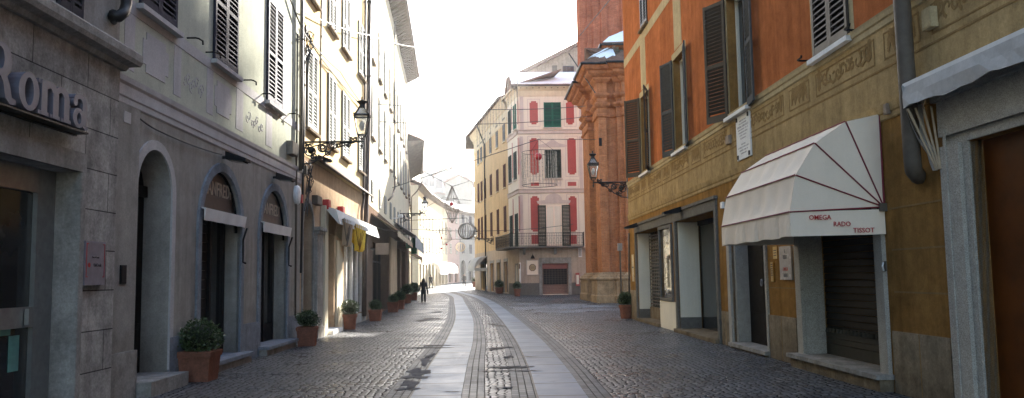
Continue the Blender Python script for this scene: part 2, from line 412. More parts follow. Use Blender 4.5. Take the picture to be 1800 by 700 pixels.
# ------------------------------------------------------------------ ground
def ribbon(name, pts, wid, mat, lift, side=0.0, kind='structure', wl=None):
    """ribbon of given width along plan points, side = lateral shift; uv in metres"""
    me = bpy.data.meshes.new(name); vs = []; fs = []; uv = []; L = 0
    n = len(pts)
    for i, p in enumerate(pts):
        a = pts[max(i - 1, 0)]; b = pts[min(i + 1, n - 1)]
        d = Vector((b[0] - a[0], b[1] - a[1])).normalized(); q = Vector((d.y, -d.x))
        if i: L += (Vector(p) - Vector(pts[i - 1])).length
        w = wid[i] if isinstance(wid, (list, tuple)) else wid
        sd = side[i] if isinstance(side, (list, tuple)) else side
        for k in (-.5, .5):
            r = Vector((p[0], p[1])) + q * (sd + k * w)
            vs.append((r.x, r.y, gz(r.y) + lift)); uv.append((L, (k + .5) * w))
    for i in range(n - 1): fs.append((2*i, 2*i+1, 2*i+3, 2*i+2))
    me.from_pydata(vs, [], fs); lay = me.uv_layers.new(name='UVMap')
    for l in me.loops: lay.data[l.index].uv = uv[l.vertex_index]
    me.materials.append(mat)
    o = bpy.data.objects.new(name, me); COL.objects.link(o); o['kind'] = kind
    return o
def spline(pts, n=14):
    P = [Vector(p) for p in pts]; P = [P[0] * 2 - P[1]] + P + [P[-1] * 2 - P[-2]]; out = []
    for i in range(1, len(P) - 2):
        for k in range(n):
            t = k / n; a, b, c, d = P[i-1:i+3]
            out.append(.5 * ((2*b) + (c - a)*t + (2*a - 5*b + 4*c - d)*t*t + (3*b - a - 3*c + d)*t**3))
    out.append(P[-2]); return out

ys = [-30 + i * 2 for i in range(0, 41)] + [50 + i * 4 for i in range(1, 36)] + [200, 220, 260, 320, 420, 600, 900]
xs = [-900, -300, -120, -60, -30, -15, -8, -4, 0, 4, 8, 15, 30, 60, 120, 300, 900]
gm = MB()
gm.v = [(x, y, gz(y)) for y in ys for x in xs]; nx = len(xs)
gm.f = [(j*nx+i, j*nx+i+1, (j+1)*nx+i+1, (j+1)*nx+i) for j in range(len(ys)-1) for i in range(nx-1)]
structure('street_ground', gm, MT['cobble'])

def c(px, py): p = G(px, py); return Vector((p.x, p.y))
e1 = [(712, 816, 700), (752, 825, 640), (791, 827, 593), (802, 828, 557), (799.5, 815, 532), (793, 810, 521)]
e2 = [(953, 1025, 700), (925, 990, 640), (903, 946, 593), (873, 907, 557), (850, 873, 533), (822, 850, 521)]
def strip(name, e, tail):
    L = [c(a, y) for a, b, y in e]; R = [c(b, y) for a, b, y in e]
    mid = [(l + r) / 2 for l, r in zip(L, R)]
    d0 = (mid[0] - mid[1]).normalized()
    wid = sum((l - r).length for l, r in zip(L[:4], R[:4])) / 4
    path = [mid[0] + d0 * 16] + [mid[0] + d0 * 5] + mid + tail
    sp = spline(path, 12)
    ribbon(name, sp, wid, MT['slab'], .008)
    ribbon('sett_course', sp, .34, MT['setts'], .004, -(wid / 2 + .17))
    ribbon('sett_course', sp, .34, MT['setts'], .004, wid / 2 + .17)
    return sp, wid
V2 = lambda x, y: Vector((x, y))
sp1, w1 = strip('stone_track', e1, [V2(-4.3, 90), V2(-5.3, 103), V2(-5.2, 118), V2(-3.6, 128), V2(0, 136), V2(8, 143)])
sp2, w2 = strip('stone_track', e2, [V2(-2.9, 90), V2(-3.7, 103), V2(-3.5, 114), V2(-2.0, 122), V2(1.5, 129), V2(9, 136)])

def patch(name, cx, cy, rx, ry, mat, lift, seed, kind='stuff', n=40, rough=.5, ang=0):
    rnd = random.Random(seed); m = MB(); vs = [(cx, cy, gz(cy) + lift)]
    ph = [rnd.uniform(0, 6.28) for _ in range(7)]
    for i in range(n):
        a = 2 * PI * i / n
        r = 1 + rnd.uniform(-.14, .14) * (1 if kind == 'stuff' else 0) + rough * sum(math.sin(a * (k + 2) + ph[k]) / (k + 2) for k in range(7)) + rnd.uniform(-.12, .12)
        x = rx * r * math.cos(a); y = ry * r * math.sin(a)
        x, y = x * math.cos(ang) - y * math.sin(ang), x * math.sin(ang) + y * math.cos(ang)
        vs.append((cx + x, cy + y, gz(cy + y) + lift))
    m.add(vs, [(0, i + 1, (i + 1) % n + 1) for i in range(n)])
    return m
mm = MB()
def addp(px, py, rx, ry, seed, ang=0, rough=.6):
    p = G(px, py); q = patch('', p.x, p.y, rx, ry, None, .0125, seed, ang=ang, rough=rough); mm.add(q.v, q.f)
for i, (px, py, rx, ry) in enumerate([(722,676,.12,.4),(735,655,.16,.55),(748,636,.12,.55),(757,626,.07,.5),(730,664,.2,.2),(716,685,.14,.16),
      (769,549,.22,.9),(757,560,.28,.5),(740,565,.16,.3),(752,563,.4,.25),(890,647,.28,.16),(912,646,.2,.12),(872,653,.3,.06),(925,653,.3,.06),
      (868,614,.14,.25),(884,612,.16,.18),(895,628,.1,.22),(888,683,.12,.08),(878,573,.2,.4),(866,570,.16,.3),(862,553,.15,.5),(795,690,.12,.03),(928,628,.2,.05),(908,568,.2,.1),(745,612,.5,.15),(770,608,.4,.12)]):
    addp(px, py, rx, ry, 40 + i)
structure('mud_patches', mm, MT['mud'], 'stuff')
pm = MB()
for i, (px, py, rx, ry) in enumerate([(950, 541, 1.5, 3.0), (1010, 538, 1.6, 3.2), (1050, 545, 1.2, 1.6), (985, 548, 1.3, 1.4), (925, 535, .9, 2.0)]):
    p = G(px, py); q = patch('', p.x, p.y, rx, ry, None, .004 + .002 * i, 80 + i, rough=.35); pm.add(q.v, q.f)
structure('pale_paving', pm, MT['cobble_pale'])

# ------------------------------------------------------------------ shared builders
def arch(s0, s1, z0, ztop, rise=None, n=16):
    r = (s1 - s0) / 2; h = r if rise is None else rise; m = (s0 + s1) / 2
    return [(s0, z0), (s1, z0)] + [(m + r * math.cos(PI * i / n), ztop - h + h * math.sin(PI * i / n)) for i in range(n + 1)]
def rect(s0, s1, z0, z1): return [(s0, z0), (s1, z0), (s1, z1), (s0, z1)]
def arch_ring(s0, s1, z0, ztop, w, rise=None, n=16):
    """polygon of a surround of width w round an arched opening"""
    r = (s1 - s0) / 2; h = r if rise is None else rise; m = (s0 + s1) / 2; zs = ztop - h
    out = [(s0 - w, z0)] + [(m - (r + w) * math.cos(PI * i / n), zs + (h + w) * math.sin(PI * i / n)) for i in range(n + 1)] + [(s1 + w, z0), (s1, z0)]
    inn = [(m + r * math.cos(PI * i / n), zs + h * math.sin(PI * i / n)) for i in range(n + 1)] + [(s0, z0)]
    return out + inn
_leaf = {}
def leaf(w, h, side, mat, pitch=.085):
    k = (round(w, 2), round(h, 2), side, mat.name, pitch)
    if k in _leaf: return _leaf[k]
    m = MB(); st = min(.075, w * .16); x = lambda a, b: (a, b) if side > 0 else (-b, -a)
    for a, b in ((0, st), (w - st, w)): m.box(*x(a, b), -.02, .02, 0, h)
    rails = [0, h * .46, h - .09] if h > 1.2 else [0, h - .07]
    for z in rails: m.box(*x(st, w - st), -.018, .018, z, z + (.16 if z == 0 and h > 1.2 else .08))
    z = .2 if h > 1.2 else .1
    while z < h - .12:
        if not (h > 1.2 and h * .46 - .05 < z < h * .46 + .1):
            a, b = x(st - .005, w - st + .005); t = .012; rs = pitch * (.66 if pitch < .095 else .5)
            m.hexa([(a, -.02, z), (b, -.02, z), (b, .018, z + rs), (a, .018, z + rs), (a, -.02, z + t), (b, -.02, z + t), (b, .018, z + rs + t), (a, .018, z + rs + t)])
        z += pitch
    _leaf[k] = m.mesh('shutter', mat); return _leaf[k]
def swindow(b, s0, s1, z0, z1, mat, sillmat=None, M=None, opn=(0, 0), back=None, pitch=.085, name='window', sill=True, lab=None):
    """a shuttered window lying on the facade: dark opening, two louvred leaves, sill"""
    w = s1 - s0; h = z1 - z0
    o = O(name, MB().box(.0, w, -.012, .03, 0, h), back or MT['backing'], b, (s0, 0, z0), M=M, label=lab)
    for side, x, an in ((1, .0, opn[0]), (-1, w, opn[1])):
        lf = bpy.data.objects.new('shutter', leaf(w / 2 - .004, h, side, mat, pitch))
        link(lf, o, Matrix.Translation((x, -.04, 0)) @ Matrix.Rotation(-side * an, 4, 'Z'))
    if sill: O('sill', MB().box(-.1, w + .1, -.13, .02, -.09, -.012), sillmat or MT['stone_trim'], o)
    return o
def text(txt, size, mat, parent, loc, extrude=.004, M=None, align='CENTER', sx=1.0, rz=0, name='lettering', rx=0, bold=.0):
    cu = bpy.data.curves.new('lettering', 'FONT'); cu.body = txt; cu.size = size; cu.extrude = extrude; cu.align_x = align; cu.resolution_u = 2; cu.offset = size * bold
    tmp = bpy.data.objects.new('tmp_text', cu); COL.objects.link(tmp)
    bpy.context.view_layer.update()
    me = bpy.data.meshes.new_from_object(tmp.evaluated_get(bpy.context.evaluated_depsgraph_get()))
    bpy.data.objects.remove(tmp); bpy.data.curves.remove(cu)
    me.transform(Matrix.Rotation(PI / 2 + rx, 4, 'X') @ Matrix.Scale(sx, 4, (1, 0, 0)))
    me.materials.clear(); me.materials.append(mat); me.name = name
    return O(name, me, mat, parent, loc, rz, M)
def spiral(c2, r, turns, a0, dirn=1, n=18):
    return [(c2[0] + r * (1 - .82 * i / n) * math.cos(a0 + dirn * turns * 2 * PI * i / n), c2[1] + r * (1 - .82 * i / n) * math.sin(a0 + dirn * turns * 2 * PI * i / n)) for i in range(n + 1)]

# ---- wall lamps: origin on the wall at bracket height, lamp out along -y
def lamp(label, loc, rz, L=1.45, hh=.95, low=.25, up=False):
    t = T('street_lamp', label, 'street lamp', loc, rz, 'wrought iron wall lamps')
    m = MB(); m.box(-.06, .06, -.03, .0, -.55, .35)
    m.tube([(0, 0, .1), (0, -L, .1)], .028)
    m.tube([(0, 0, -.5), (0, -.25, -.48), (0, -.55, -.32), (0, -.85, -.08), (0, -L + .2, .08)], .02)
    def sc(cy, cz, r, turns, a0, d=1, th=.014): m.tube([(0, -p[0], p[1]) for p in spiral((cy, cz), r, turns, a0, d)], th * 1.5, 5)
    sc(.24, -.14, .2, 1.6, 1.2); sc(.24, -.14, .13, 1.2, 3.6, -1); sc(.56, -.06, .14, 1.5, 2.5); sc(.56, -.06, .1, 1.2, 5.2, -1)
    sc(.82, .0, .09, 1.4, 1.0); sc(L - .36, .02, .07, 1.4, 3.0); sc(L - .18, .16, .06, 1.3, 0.5); sc(L - .3, .17, .05, 1.3, 2.5, -1); sc(.4, -.33, .07, 1.3, 1, -1)
    sc(.3, -.3, .12, 1.4, 4.2); sc(.68, -.2, .08, 1.4, .4, -1); sc(.98, .0, .07, 1.4, 2.2); sc(.12, .0, .09, 1.3, 1.9); m.tube([(0, 0, .1), (0, -.3, -.02), (0, -.62, .06), (0, -.9, .04), (0, -L + .1, .1)], .018, 5); m.ball((0, -.24, -.14), .085)
    m.ball((0, -L, -.02), .035); m.tube([(0, -L, -.1), (0, -L, .22)], .02)
    O('bracket', m, MT['iron'], t)
    zb = .2; r0, r1, H = .15, .27, .52           # lantern: narrow foot, wide shoulder
    fr = MB(); yc = -L
    for k in range(4):
        a = PI / 4 + k * PI / 2; q = a + PI / 2
        p0 = (r0 * math.cos(a), yc + r0 * math.sin(a), zb + .08); p1 = (r1 * math.cos(a), yc + r1 * math.sin(a), zb + .08 + H)
        fr.tube([p0, p1], .017, 5)
        p2 = (r0 * math.cos(q), yc + r0 * math.sin(q), zb + .08); p3 = (r1 * math.cos(q), yc + r1 * math.sin(q), zb + .08 + H)
        fr.tube([p0, p2], .018, 5); fr.tube([p1, p3], .026, 5)
        fr.tube([(0, yc, zb - .02), (p0[0] * .6, yc + (p0[1] - yc) * .6, zb + .0), p0], .012, 5)
        top = (.09 * math.cos(a), yc + .09 * math.sin(a), zb + .08 + H + .24); fr.tube([p1, top], .016, 5)
        fr.ball((p1[0], p1[1], p1[2] + .05), .025, 6, 4)
    O('lantern_frame', fr, MT['iron'], t)
    O('lantern_cap', MB().lathe([(.1, 0), (.085, .05), (.07, .1), (.14, .17), (.15, .19), (.05, .22), (.02, .26), (.03, .29), (.0, .34)], (0, yc, zb + .3 + H), 10), MT['iron'], t)
    O('lantern_roof', MB().add([(r1*.93*math.cos(PI/4+k*PI/2), yc+r1*.93*math.sin(PI/4+k*PI/2), zb+.09+H) for k in range(4)] +
        [(.085*math.cos(PI/4+k*PI/2), yc+.085*math.sin(PI/4+k*PI/2), zb+.31+H) for k in range(4)], [(k, (k+1) % 4, 4+(k+1) % 4, 4+k) for k in range(4)]), MT['lglass'], t)
    O('glass', MB().add([(r0*.94*math.cos(PI/4+k*PI/2), yc+r0*.94*math.sin(PI/4+k*PI/2), zb+.09) for k in range(4)] +
        [(r1*.94*math.cos(PI/4+k*PI/2), yc+r1*.94*math.sin(PI/4+k*PI/2), zb+.07+H) for k in range(4)], [(k, (k+1) % 4, 4+(k+1) % 4, 4+k) for k in range(4)]), MT['lglass'], t)
    O('bulb', MB().lathe([(.02, 0), (.05, .04), (.075, .13), (.05, .22), (.02, .26)], (0, yc, zb + .2), 10), MT['white'], t, smooth=True)
    return t

# ---- potted box balls
def foliage(seed, r, n, flat=.9):
    rnd = random.Random(seed); m = MB()
    bumps = [(Vector((rnd.gauss(0, 1), rnd.gauss(0, 1), rnd.gauss(0, 1))).normalized(), rnd.uniform(-.12, .14)) for _ in range(16)]
    for i in range(n):
        d = Vector((rnd.gauss(0, 1), rnd.gauss(0, 1), rnd.gauss(0, 1))).normalized()
        k = 1 + sum(a * max(0, d.dot(b)) ** 6 for b, a in bumps)
        p = d * r * k * (rnd.uniform(.78, 1.06) if rnd.random() > .07 else rnd.uniform(1.05, 1.24)); p.z *= flat
        a = (d + Vector((rnd.uniform(-1, 1), rnd.uniform(-1, 1), rnd.uniform(-.6, 1)))).normalized()
        b = a.cross(Vector((rnd.uniform(-1, 1), rnd.uniform(-1, 1), rnd.uniform(-1, 1)))).normalized()
        s = r * rnd.uniform(.07, .13)
        m.add([p - b * s * .45, p + a * s, p + b * s * .45, p - a * s * .5], [(0, 1, 2, 3)])
    return m
FOL = [foliage(3, .3, 1700).mesh('shrub', MT['leaf']), foliage(11, .3, 1700, .82).mesh('shrub', MT['leaf'])]
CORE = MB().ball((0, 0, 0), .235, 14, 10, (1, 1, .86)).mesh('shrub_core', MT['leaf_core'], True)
def sqpot(w, h):
    m = MB(); a = w * .41; b = w * .47
    def ring(x, z): return [(-x, -x, z), (x, -x, z), (x, x, z), (-x, x, z)]
    lv = [ring(a, 0), ring(b, h * .8), ring(w / 2, h * .8), ring(w / 2 + .01, h * .97), ring(w / 2 - .01, h), ring(w / 2 - .05, h), ring(w / 2 - .06, h - .06)]
    vs = [p for l in lv for p in l]; fs = [(4*i+k, 4*i+(k+1) % 4, 4*i+4+(k+1) % 4, 4*i+4+k) for i in range(len(lv)-1) for k in range(4)] + [(3, 2, 1, 0)]
    return m.add(vs, fs)
def rdpot(w, h):
    r = w / 2; return MB().lathe([(r * .72, 0), (r * .9, h * .8), (r * .9, h * .8), (r, h * .81), (r, h * .98), (r * .93, h), (r * .86, h), (r * .84, h - .05), (.01, h - .05)], n=22)
def planter(label, px, py, w, h, fw, round_=False, kind=0, group='terracotta planters with box balls'):
    """px, py: where the middle of the pot's foot stands in the photograph"""
    p = G(px, py)
    t = T('potted_shrub', label, 'planter', (p.x, p.y, p.z), random.uniform(-.12, .12), group)
    O('pot', rdpot(w, h) if round_ else sqpot(w, h), MT['terra'], t)
    O('soil', MB().lathe([(w * .42, 0), (w * .40, .01)], (0, 0, h - .045), 12), MT['soil'], t)
    sc = fw / .6; zc = h - .03 + .25 * sc
    s = bpy.data.objects.new('shrub', FOL[kind]); link(s, t, Matrix.Translation((0, 0, zc)) @ Matrix.Rotation(random.uniform(0, 6), 4, 'Z') @ Matrix.Diagonal((sc * random.uniform(.9, 1.08), sc * random.uniform(.9, 1.08), sc * random.uniform(.84, 1.1), 1)))
    k = bpy.data.objects.new('shrub_core', CORE); link(k, s)
    return t

def facade(fr, name, label, cat='building', group=None):
    t = T(name, label, cat, fr.o, fr.th, group); return t
def body(mb, s0, s1, z1, y0=.85, y1=9, z0=-.4, yf=0.0):
    mb.box(s0 + .004, s1 - .004, y0, y1, z0, z1 - .01)
    mb.add([(s0, yf, z0), (s0, y0, z0), (s0, y0, z1), (s0, yf, z1)], [(0, 1, 2, 3)])
    mb.add([(s1, yf, z0), (s1, y0, z0), (s1, y0, z1), (s1, yf, z1)], [(0, 1, 2, 3)])
    mb.add([(s0, yf, z1), (s1, yf, z1), (s1, y0, z1), (s0, y0, z1)], [(0, 1, 2, 3)])
def roof(b, s0, s1, z, over=.8, depth=9, rise=3.0, mat=None, snow=False, M=None, soff=.45):
    """tiled slope rising from the eave, with its boarded soffit, rafters and gutter"""
    m = MB()
    m.hexa([(s0, -over, z), (s1, -over, z), (s1, depth / 2, z + rise), (s0, depth / 2, z + rise),
            (s0, -over, z + .12), (s1, -over, z + .12), (s1, depth / 2, z + rise + .12), (s0, depth / 2, z + rise + .12)])
    m.hexa([(s0, depth / 2, z + rise), (s1, depth / 2, z + rise), (s1, depth + .6, z), (s0, depth + .6, z),
            (s0, depth / 2, z + rise + .12), (s1, depth / 2, z + rise + .12), (s1, depth + .6, z + .12), (s0, depth + .6, z + .12)])
    m.add([(s0+.01, 0, z-.02), (s0+.01, depth, z-.02), (s0+.01, depth/2, z+rise)], [(0, 1, 2)]); m.add([(s1-.01, 0, z-.02), (s1-.01, depth, z-.02), (s1-.01, depth/2, z+rise)], [(0, 1, 2)])
    r = O('roof', m, mat or MT['roof'], b, M=M)
    sm = MB(); sm.hexa([(s0, -over, z-.03), (s1, -over, z-.03), (s1, .0, z-soff), (s0, .0, z-soff), (s0, -over, z-.005), (s1, -over, z-.005), (s1, .0, z-.03), (s0, .0, z-.03)])
    x = s0 + .2
    while x < s1:
        sm.hexa([(x, -over+.05, z-.10), (x+.1, -over+.05, z-.10), (x+.1, 0, z-soff-.1), (x, 0, z-soff-.1), (x, -over+.05, z-.02), (x+.1, -over+.05, z-.02), (x+.1, 0, z-.04), (x, 0, z-.04)]); x += .55
    O('soffit', sm, MT['soffit'], r)
    O('gutter', MB().tube([(s0, -over - .06, z + .0), (s1, -over - .06, z + .0)], .07, 8), MT['copper'], r)
    if snow:
        sn = MB(); n = int((s1 - s0) / .3); 
        for i in range(n):
            a = s0 + (s1 - s0) * i / n; e = s0 + (s1 - s0) * (i + 1) / n; q = -over + .05 + random.random() * .12
            f = lambda y: z + .13 + (y + over) / (depth / 2 + over) * rise
            q2 = depth / 2 - .05
            sn.hexa([(a, q, f(q)), (e, q, f(q)), (e, q2, f(q2)), (a, q2, f(q2)), (a, q, f(q)+.09), (e, q, f(q)+.09), (e, q2, f(q2)+.11), (a, q2, f(q2)+.11)])
        O('roof_snow', sn, MT['snow'], r)
    return r

# ================================================================== LEFT SIDE
W1 = left_frame(G(420, 637), 889)
PR = -.15                                             # the bank stands a little proud
sB = W1.S(205, 330, PR)
# ---------------------------------------------------------------- bank
bk = facade(W1, 'bank_building', 'grey stone bank with wide coursed blocks and a metal framed glass door')
dr = W1.S(132, 480, PR); dz = W1.Z(132, 301, PR); dl = dr - 3.2
cz0 = W1.Z(205, 98, PR - .2); cz1 = W1.Z(205, 68, PR - .2)
m = MB(); m.sheet(rect(-26, sB, -.4, cz1), [rect(dl, dr, .02, dz)], PR, [.75]); body(m, -26, sB, cz1, y0=.7, yf=PR)
O('wall', m, MT['bank'], bk)
m = MB(); m.box(-26, sB - .004, PR + .02, 8.8, cz1, 14.5); O('upper_wall', m, MT['bank_plaster'], bk)
m = MB(); m.sweep([(-26, PR), (sB, PR), (sB, .6)], [(0, cz0 - .06), (.06, cz0 - .06), (.09, cz0), (.2, cz0 + .03), (.22, cz0 + .09), (.22, cz1 - .04), (.18, cz1), (0, cz1 + .03)])
O('cornice', m, MT['stone_trim'], bk)
lz1 = W1.Z(139, 284, PR - .04) + .0
m = MB(); m.box(dl - .3, dr + .1, PR - .05, PR + .02, dz, dz + .24); m.box(dr, dr + .1, PR - .05, PR + .03, 0, dz - .003); m.box(dr - .012, dr - .001, PR - .045, PR + .28, 0, dz - .003); m.box(dl - .1, dl, PR - .05, PR + .03, 0, dz - .003)
O('door_surround', m, MT['stone_trim'], bk)
g0 = PR + .30                                         # glazed door in the recess
gd = O('glass_door', MB().box(dl + .02, dr - .02, g0 + .03, g0 + .05, .05, dz - .04), MT['glass'], bk)
fx = W1.S(60, 480, g0 - .02); fw = dr - fx
m = MB(); m.box(fx, dr - .003, g0 - .03, g0 + .028, .0, dz - .002); 
z1_ = W1.Z(20, 560, g0); z2_ = W1.Z(20, 625, g0)
zm1 = W1.Z(30, 541, g0); zm0 = W1.Z(30, 577, g0); zt = W1.Z(40, 335, g0)
m.box(dl, fx - .003, g0 - .03, g0 + .028, zm0, zm1); m.box(dl, fx - .003, g0 - .03, g0 + .028, zt, dz - .002); m.box(dl, fx - .003, g0 - .03, g0 + .028, .0, .18)
O('door_frame', m, MT['alu'], gd)
m = MB(); m.box(fx - .2, fx - .16, g0 - .09, g0 - .04, zm0 + .03, zm1 - .02); m.box(fx + .08, fx + .1, g0 - .032, g0 - .031, .0, dz)
O('handle', m, MT['alu'], gd)
sx0 = W1.S(22, 600, g0); 
for i in range(4):
    za = W1.Z(30, 596 + i * 15, g0)
    O('sticker', MB().box(fx - .38, fx - .18, g0 + .02, g0 + .026, za - .075, za + .04), MT['sticker'], gd)
O('sticker', MB().box(fx - .6, fx - .36, g0 + .02, g0 + .026, W1.Z(30, 585, g0) - .02, W1.Z(30, 585, g0) + .1), MT['sticker'], gd)
# upper window of the bank (only its foot shows)
a, b_, z0, _ = W1.R(101, 0, 142, 18, PR)
swindow(bk, a, b_, z0 - .12, z0 + 2.3, MT['sh_dark'], M=Matrix.Translation((0, PR + .02, 0)), lab=None)
# lettering
def stroke(pts, w):
    n = len(pts); l = []; r = []
    for i, p in enumerate(pts):
        a = pts[max(i-1, 0)]; b = pts[min(i+1, n-1)]; d = Vector((b[0]-a[0], b[1]-a[1])).normalized()
        ww = (w[i] if isinstance(w, (list, tuple)) else w) / 2
        l.append((p[0] - d.y * ww, p[1] + d.x * ww)); r.append((p[0] + d.y * ww, p[1] - d.x * ww))
    return l + r[::-1]
def ell(cx, cz, rx, rz, a0=0, a1=360, n=22): return [(cx + rx * math.cos(math.radians(a0 + (a1-a0)*i/n)), cz + rz * math.sin(math.radians(a0 + (a1-a0)*i/n))) for i in range(n + 1)]
def slab(x, w, z, h): return ([(x, z), (x + w, z), (x + w, z + h), (x, z + h)], [])
GL = {
 'o': (1.0, [(ell(.48, .5, .48, .52)[:-1], [ell(.48, .5, .21, .38)[:-1]])]),
 'm': (1.55, [slab(.12, .26, .0, .98), slab(.64, .26, 0, .72), slab(1.16, .26, 0, .72), slab(0, .46, 0, .11), slab(.54, .44, 0, .11), slab(1.06, .46, 0, .11), slab(0, .2, .86, .12),
      (stroke(ell(.54, .70, .23, .21, 165, 0, 10), [.12, .16, .18, .18, .18, .19, .21, .23, .25, .26, .26]), []), (stroke(ell(1.06, .70, .23, .21, 165, 0, 10), [.12, .16, .18, .18, .18, .19, .21, .23, .25, .26, .26]), [])]),
 'a': (.95, [(ell(.36, .28, .34, .30)[:-1], [ell(.38, .27, .13, .17)[:-1]]), slab(.58, .24, .1, .66), (stroke(ell(.42, .72, .29, .22, 160, 0, 12), [.2, .22, .2, .16, .15, .15, .16, .18, .2, .22, .23, .24, .24]), []),
      (ell(.17, .74, .13, .12)[:-1], []), (stroke([(.7, .2), (.72, .1), (.8, .04), (.93, .06)], [.24, .2, .14, .09]), [])]),
 'R': (1.5, [slab(.16, .3, 0, 1.5), slab(0, .62, 0, .12), slab(0, .4, 1.38, .12), slab(.4, .34, 1.36, .14), slab(.4, .34, .66, .13),
      (stroke(ell(.7, 1.08, .32, .35, 90, -90, 14), [.14, .16, .2, .25, .29, .31, .32, .32, .32, .31, .29, .25, .2, .16, .13]), []), (stroke([(.72, .72), (.92, .6), (1.02, .4), (1.08, .18), (1.2, .07), (1.42, .06)], [.14, .24, .28, .28, .2, .12]), [])]),
}
lf_ = -.36
zt_ = W1.Z(51, 127.5, lf_); zb_ = W1.Z(53, 194, lf_); xh = zt_ - zb_
so = W1.S(33, 160, lf_); wo = W1.S(70.5, 165, lf_) - so
sg = T('bank_sign', 'raised grey serif lettering reading Roma above the glass bank door', 'sign', W1.W(so, PR - .02, zb_), W1.th)
for ch, sa, wd in (('R', W1.S(29, 180, lf_) - 1.42 * wo, wo * 1.42), ('o', so, wo * .98), ('m', W1.S(68, 180, lf_), W1.S(126, 200, lf_) - W1.S(68, 180, lf_)), ('a', W1.S(128, 200, lf_), W1.S(155.5, 210, lf_) - W1.S(128, 200, lf_))):
    adv, parts = GL[ch]; g = MB(); k = 0; sx = wd / (adv * (1 if ch != 'o' else .96)); sx = wd / {'R': 1.42, 'o': .96, 'm': 1.52, 'a': .93}[ch]
    for outer, holes in parts:
        g.prism([(x * sx, z * xh) for x, z in outer], lf_ - PR + .02 + .0012 * k, lf_ - PR + .17, [[(x * sx, z * xh) for x, z in h] for h in holes]); k += 1
    O('letter', g, MT['letters'], sg, (sa - so, 0, 0))
m = MB(); m.box(-2.0, W1.S(155, 215, lf_) - so, -.06, -.02, -.07, -.02); m.box(-2.0, W1.S(155, 215, lf_) - so, -.20, -.055, -.05, -.03)
O('mounting_rail', m, MT['iron'], sg)
# plaques
def plate(name, label, cat, fr, px0, py0, px1, py1, dep, th, mat, group=None):
    a, b, z0, z1 = fr.R(px0, py0, px1, py1, dep - th)
    t = T(name, label, cat, fr.W(a, dep, z0), fr.th, group)
    O('plate', MB().box(0, b - a, -th, -.001, 0, z1 - z0), mat, t); return t, b - a, z1 - z0
t, w, h = plate('bank_plaque', 'grey metal bank plaque with red corner brackets on the stone pier', 'plaque', W1, 151, 423, 184, 501, PR, .06, MT['plaque'])
for q in (0, 1):
    f = (lambda a, b: (a*w, b*w)) if not q else (lambda a, b: ((1-b)*w, (1-a)*w)); m = MB()
    for x0, x1, z0, z1 in ((.05,.14,.93,.945),(.05,.065,.195,.93),(.05,.14,.18,.195)): m.box(*f(x0, x1), -.064, -.06, z0*h, z1*h)
    O('red_bracket', m, MT['red'], t)
text('Banca del Gruppo', h * .055, MT['ink'], t, (w * .5, -.061, h * .62), .002, sx=.8)
text('UniCredit', h * .11, MT['ink'], t, (w * .6, -.061, h * .42), .002, sx=.8)
O('emblem', MB().lathe([(.0, 0), (h*.055, 0), (h*.055, .004), (0, .004)], (0, 0, 0), 14), MT['red'], t, M=Matrix.Translation((w*.19, -.06, h*.455)) @ Matrix.Rotation(PI/2, 4, 'X'))
t, w, h = plate('house_number', 'small white house number tile 74 beside the bank lintel', 'house number', W1, 138, 279, 150, 296, PR, .015, MT['white'])
text('74', h * .8, MT['bluepaint'], t, (w / 2, -.017, h * .22), .002, sx=.9)
t, w, h = plate('house_number', 'small white house number tile 72 left of the arched wooden door', 'house number', W1, 212, 301, 221, 317, 0, .015, MT['white'])
text('72', h * .8, MT['ink'], t, (w / 2, -.017, h * .22), .002, sx=.8)

# ---------------------------------------------------------------- arched shop building
mf = facade(W1, 'arcaded_building', 'pale green and grey plastered house with two arched shop fronts')
sE = W1.S(528, 400)
def hole_px(fr, xl, xr, y, ytop, zb=.02): return fr.S(xl, y), fr.S(xr, y)
A0, A1 = W1.S(236, 450), W1.S(298, 450); AZ = W1.Z(267, 262)
B0, B1 = W1.S(350, 460), W1.S(421, 460); BZ = W1.Z(388, 302)
C0, C1 = W1.S(456, 460), W1.S(503, 460); CZ = W1.Z(480, 335)
scz = W1.Z(400, 229); 
m = MB(); m.sheet(rect(sB + .002, sE, -.4, scz), [arch(A0, A1, .03, AZ), arch(B0, B1, .03, BZ), arch(C0, C1, .03, CZ)], 0, [.5, .42, .42])
m.sheet(rect(sB + .002, sE, scz, 14.2), [], 0)
body(m, sB + .002, sE, 14.2)
O('wall', m, MT['man_low'], mf)
up = O('upper_wall', MB().box(sB + .004, sE - .004, -.006, -.001, scz, 14.2), MT['man_up'], mf)
m = MB(); m.sweep([(sB + .004, 0), (sE - .003, 0)], [(.006, scz - .42), (.02, scz - .40), (.02, scz - .32), (.035, scz - .30), (.035, scz - .14), (.06, scz - .1), (.07, scz - .02), (.03, scz)])
O('string_course', m, MT['man_trim'], mf)
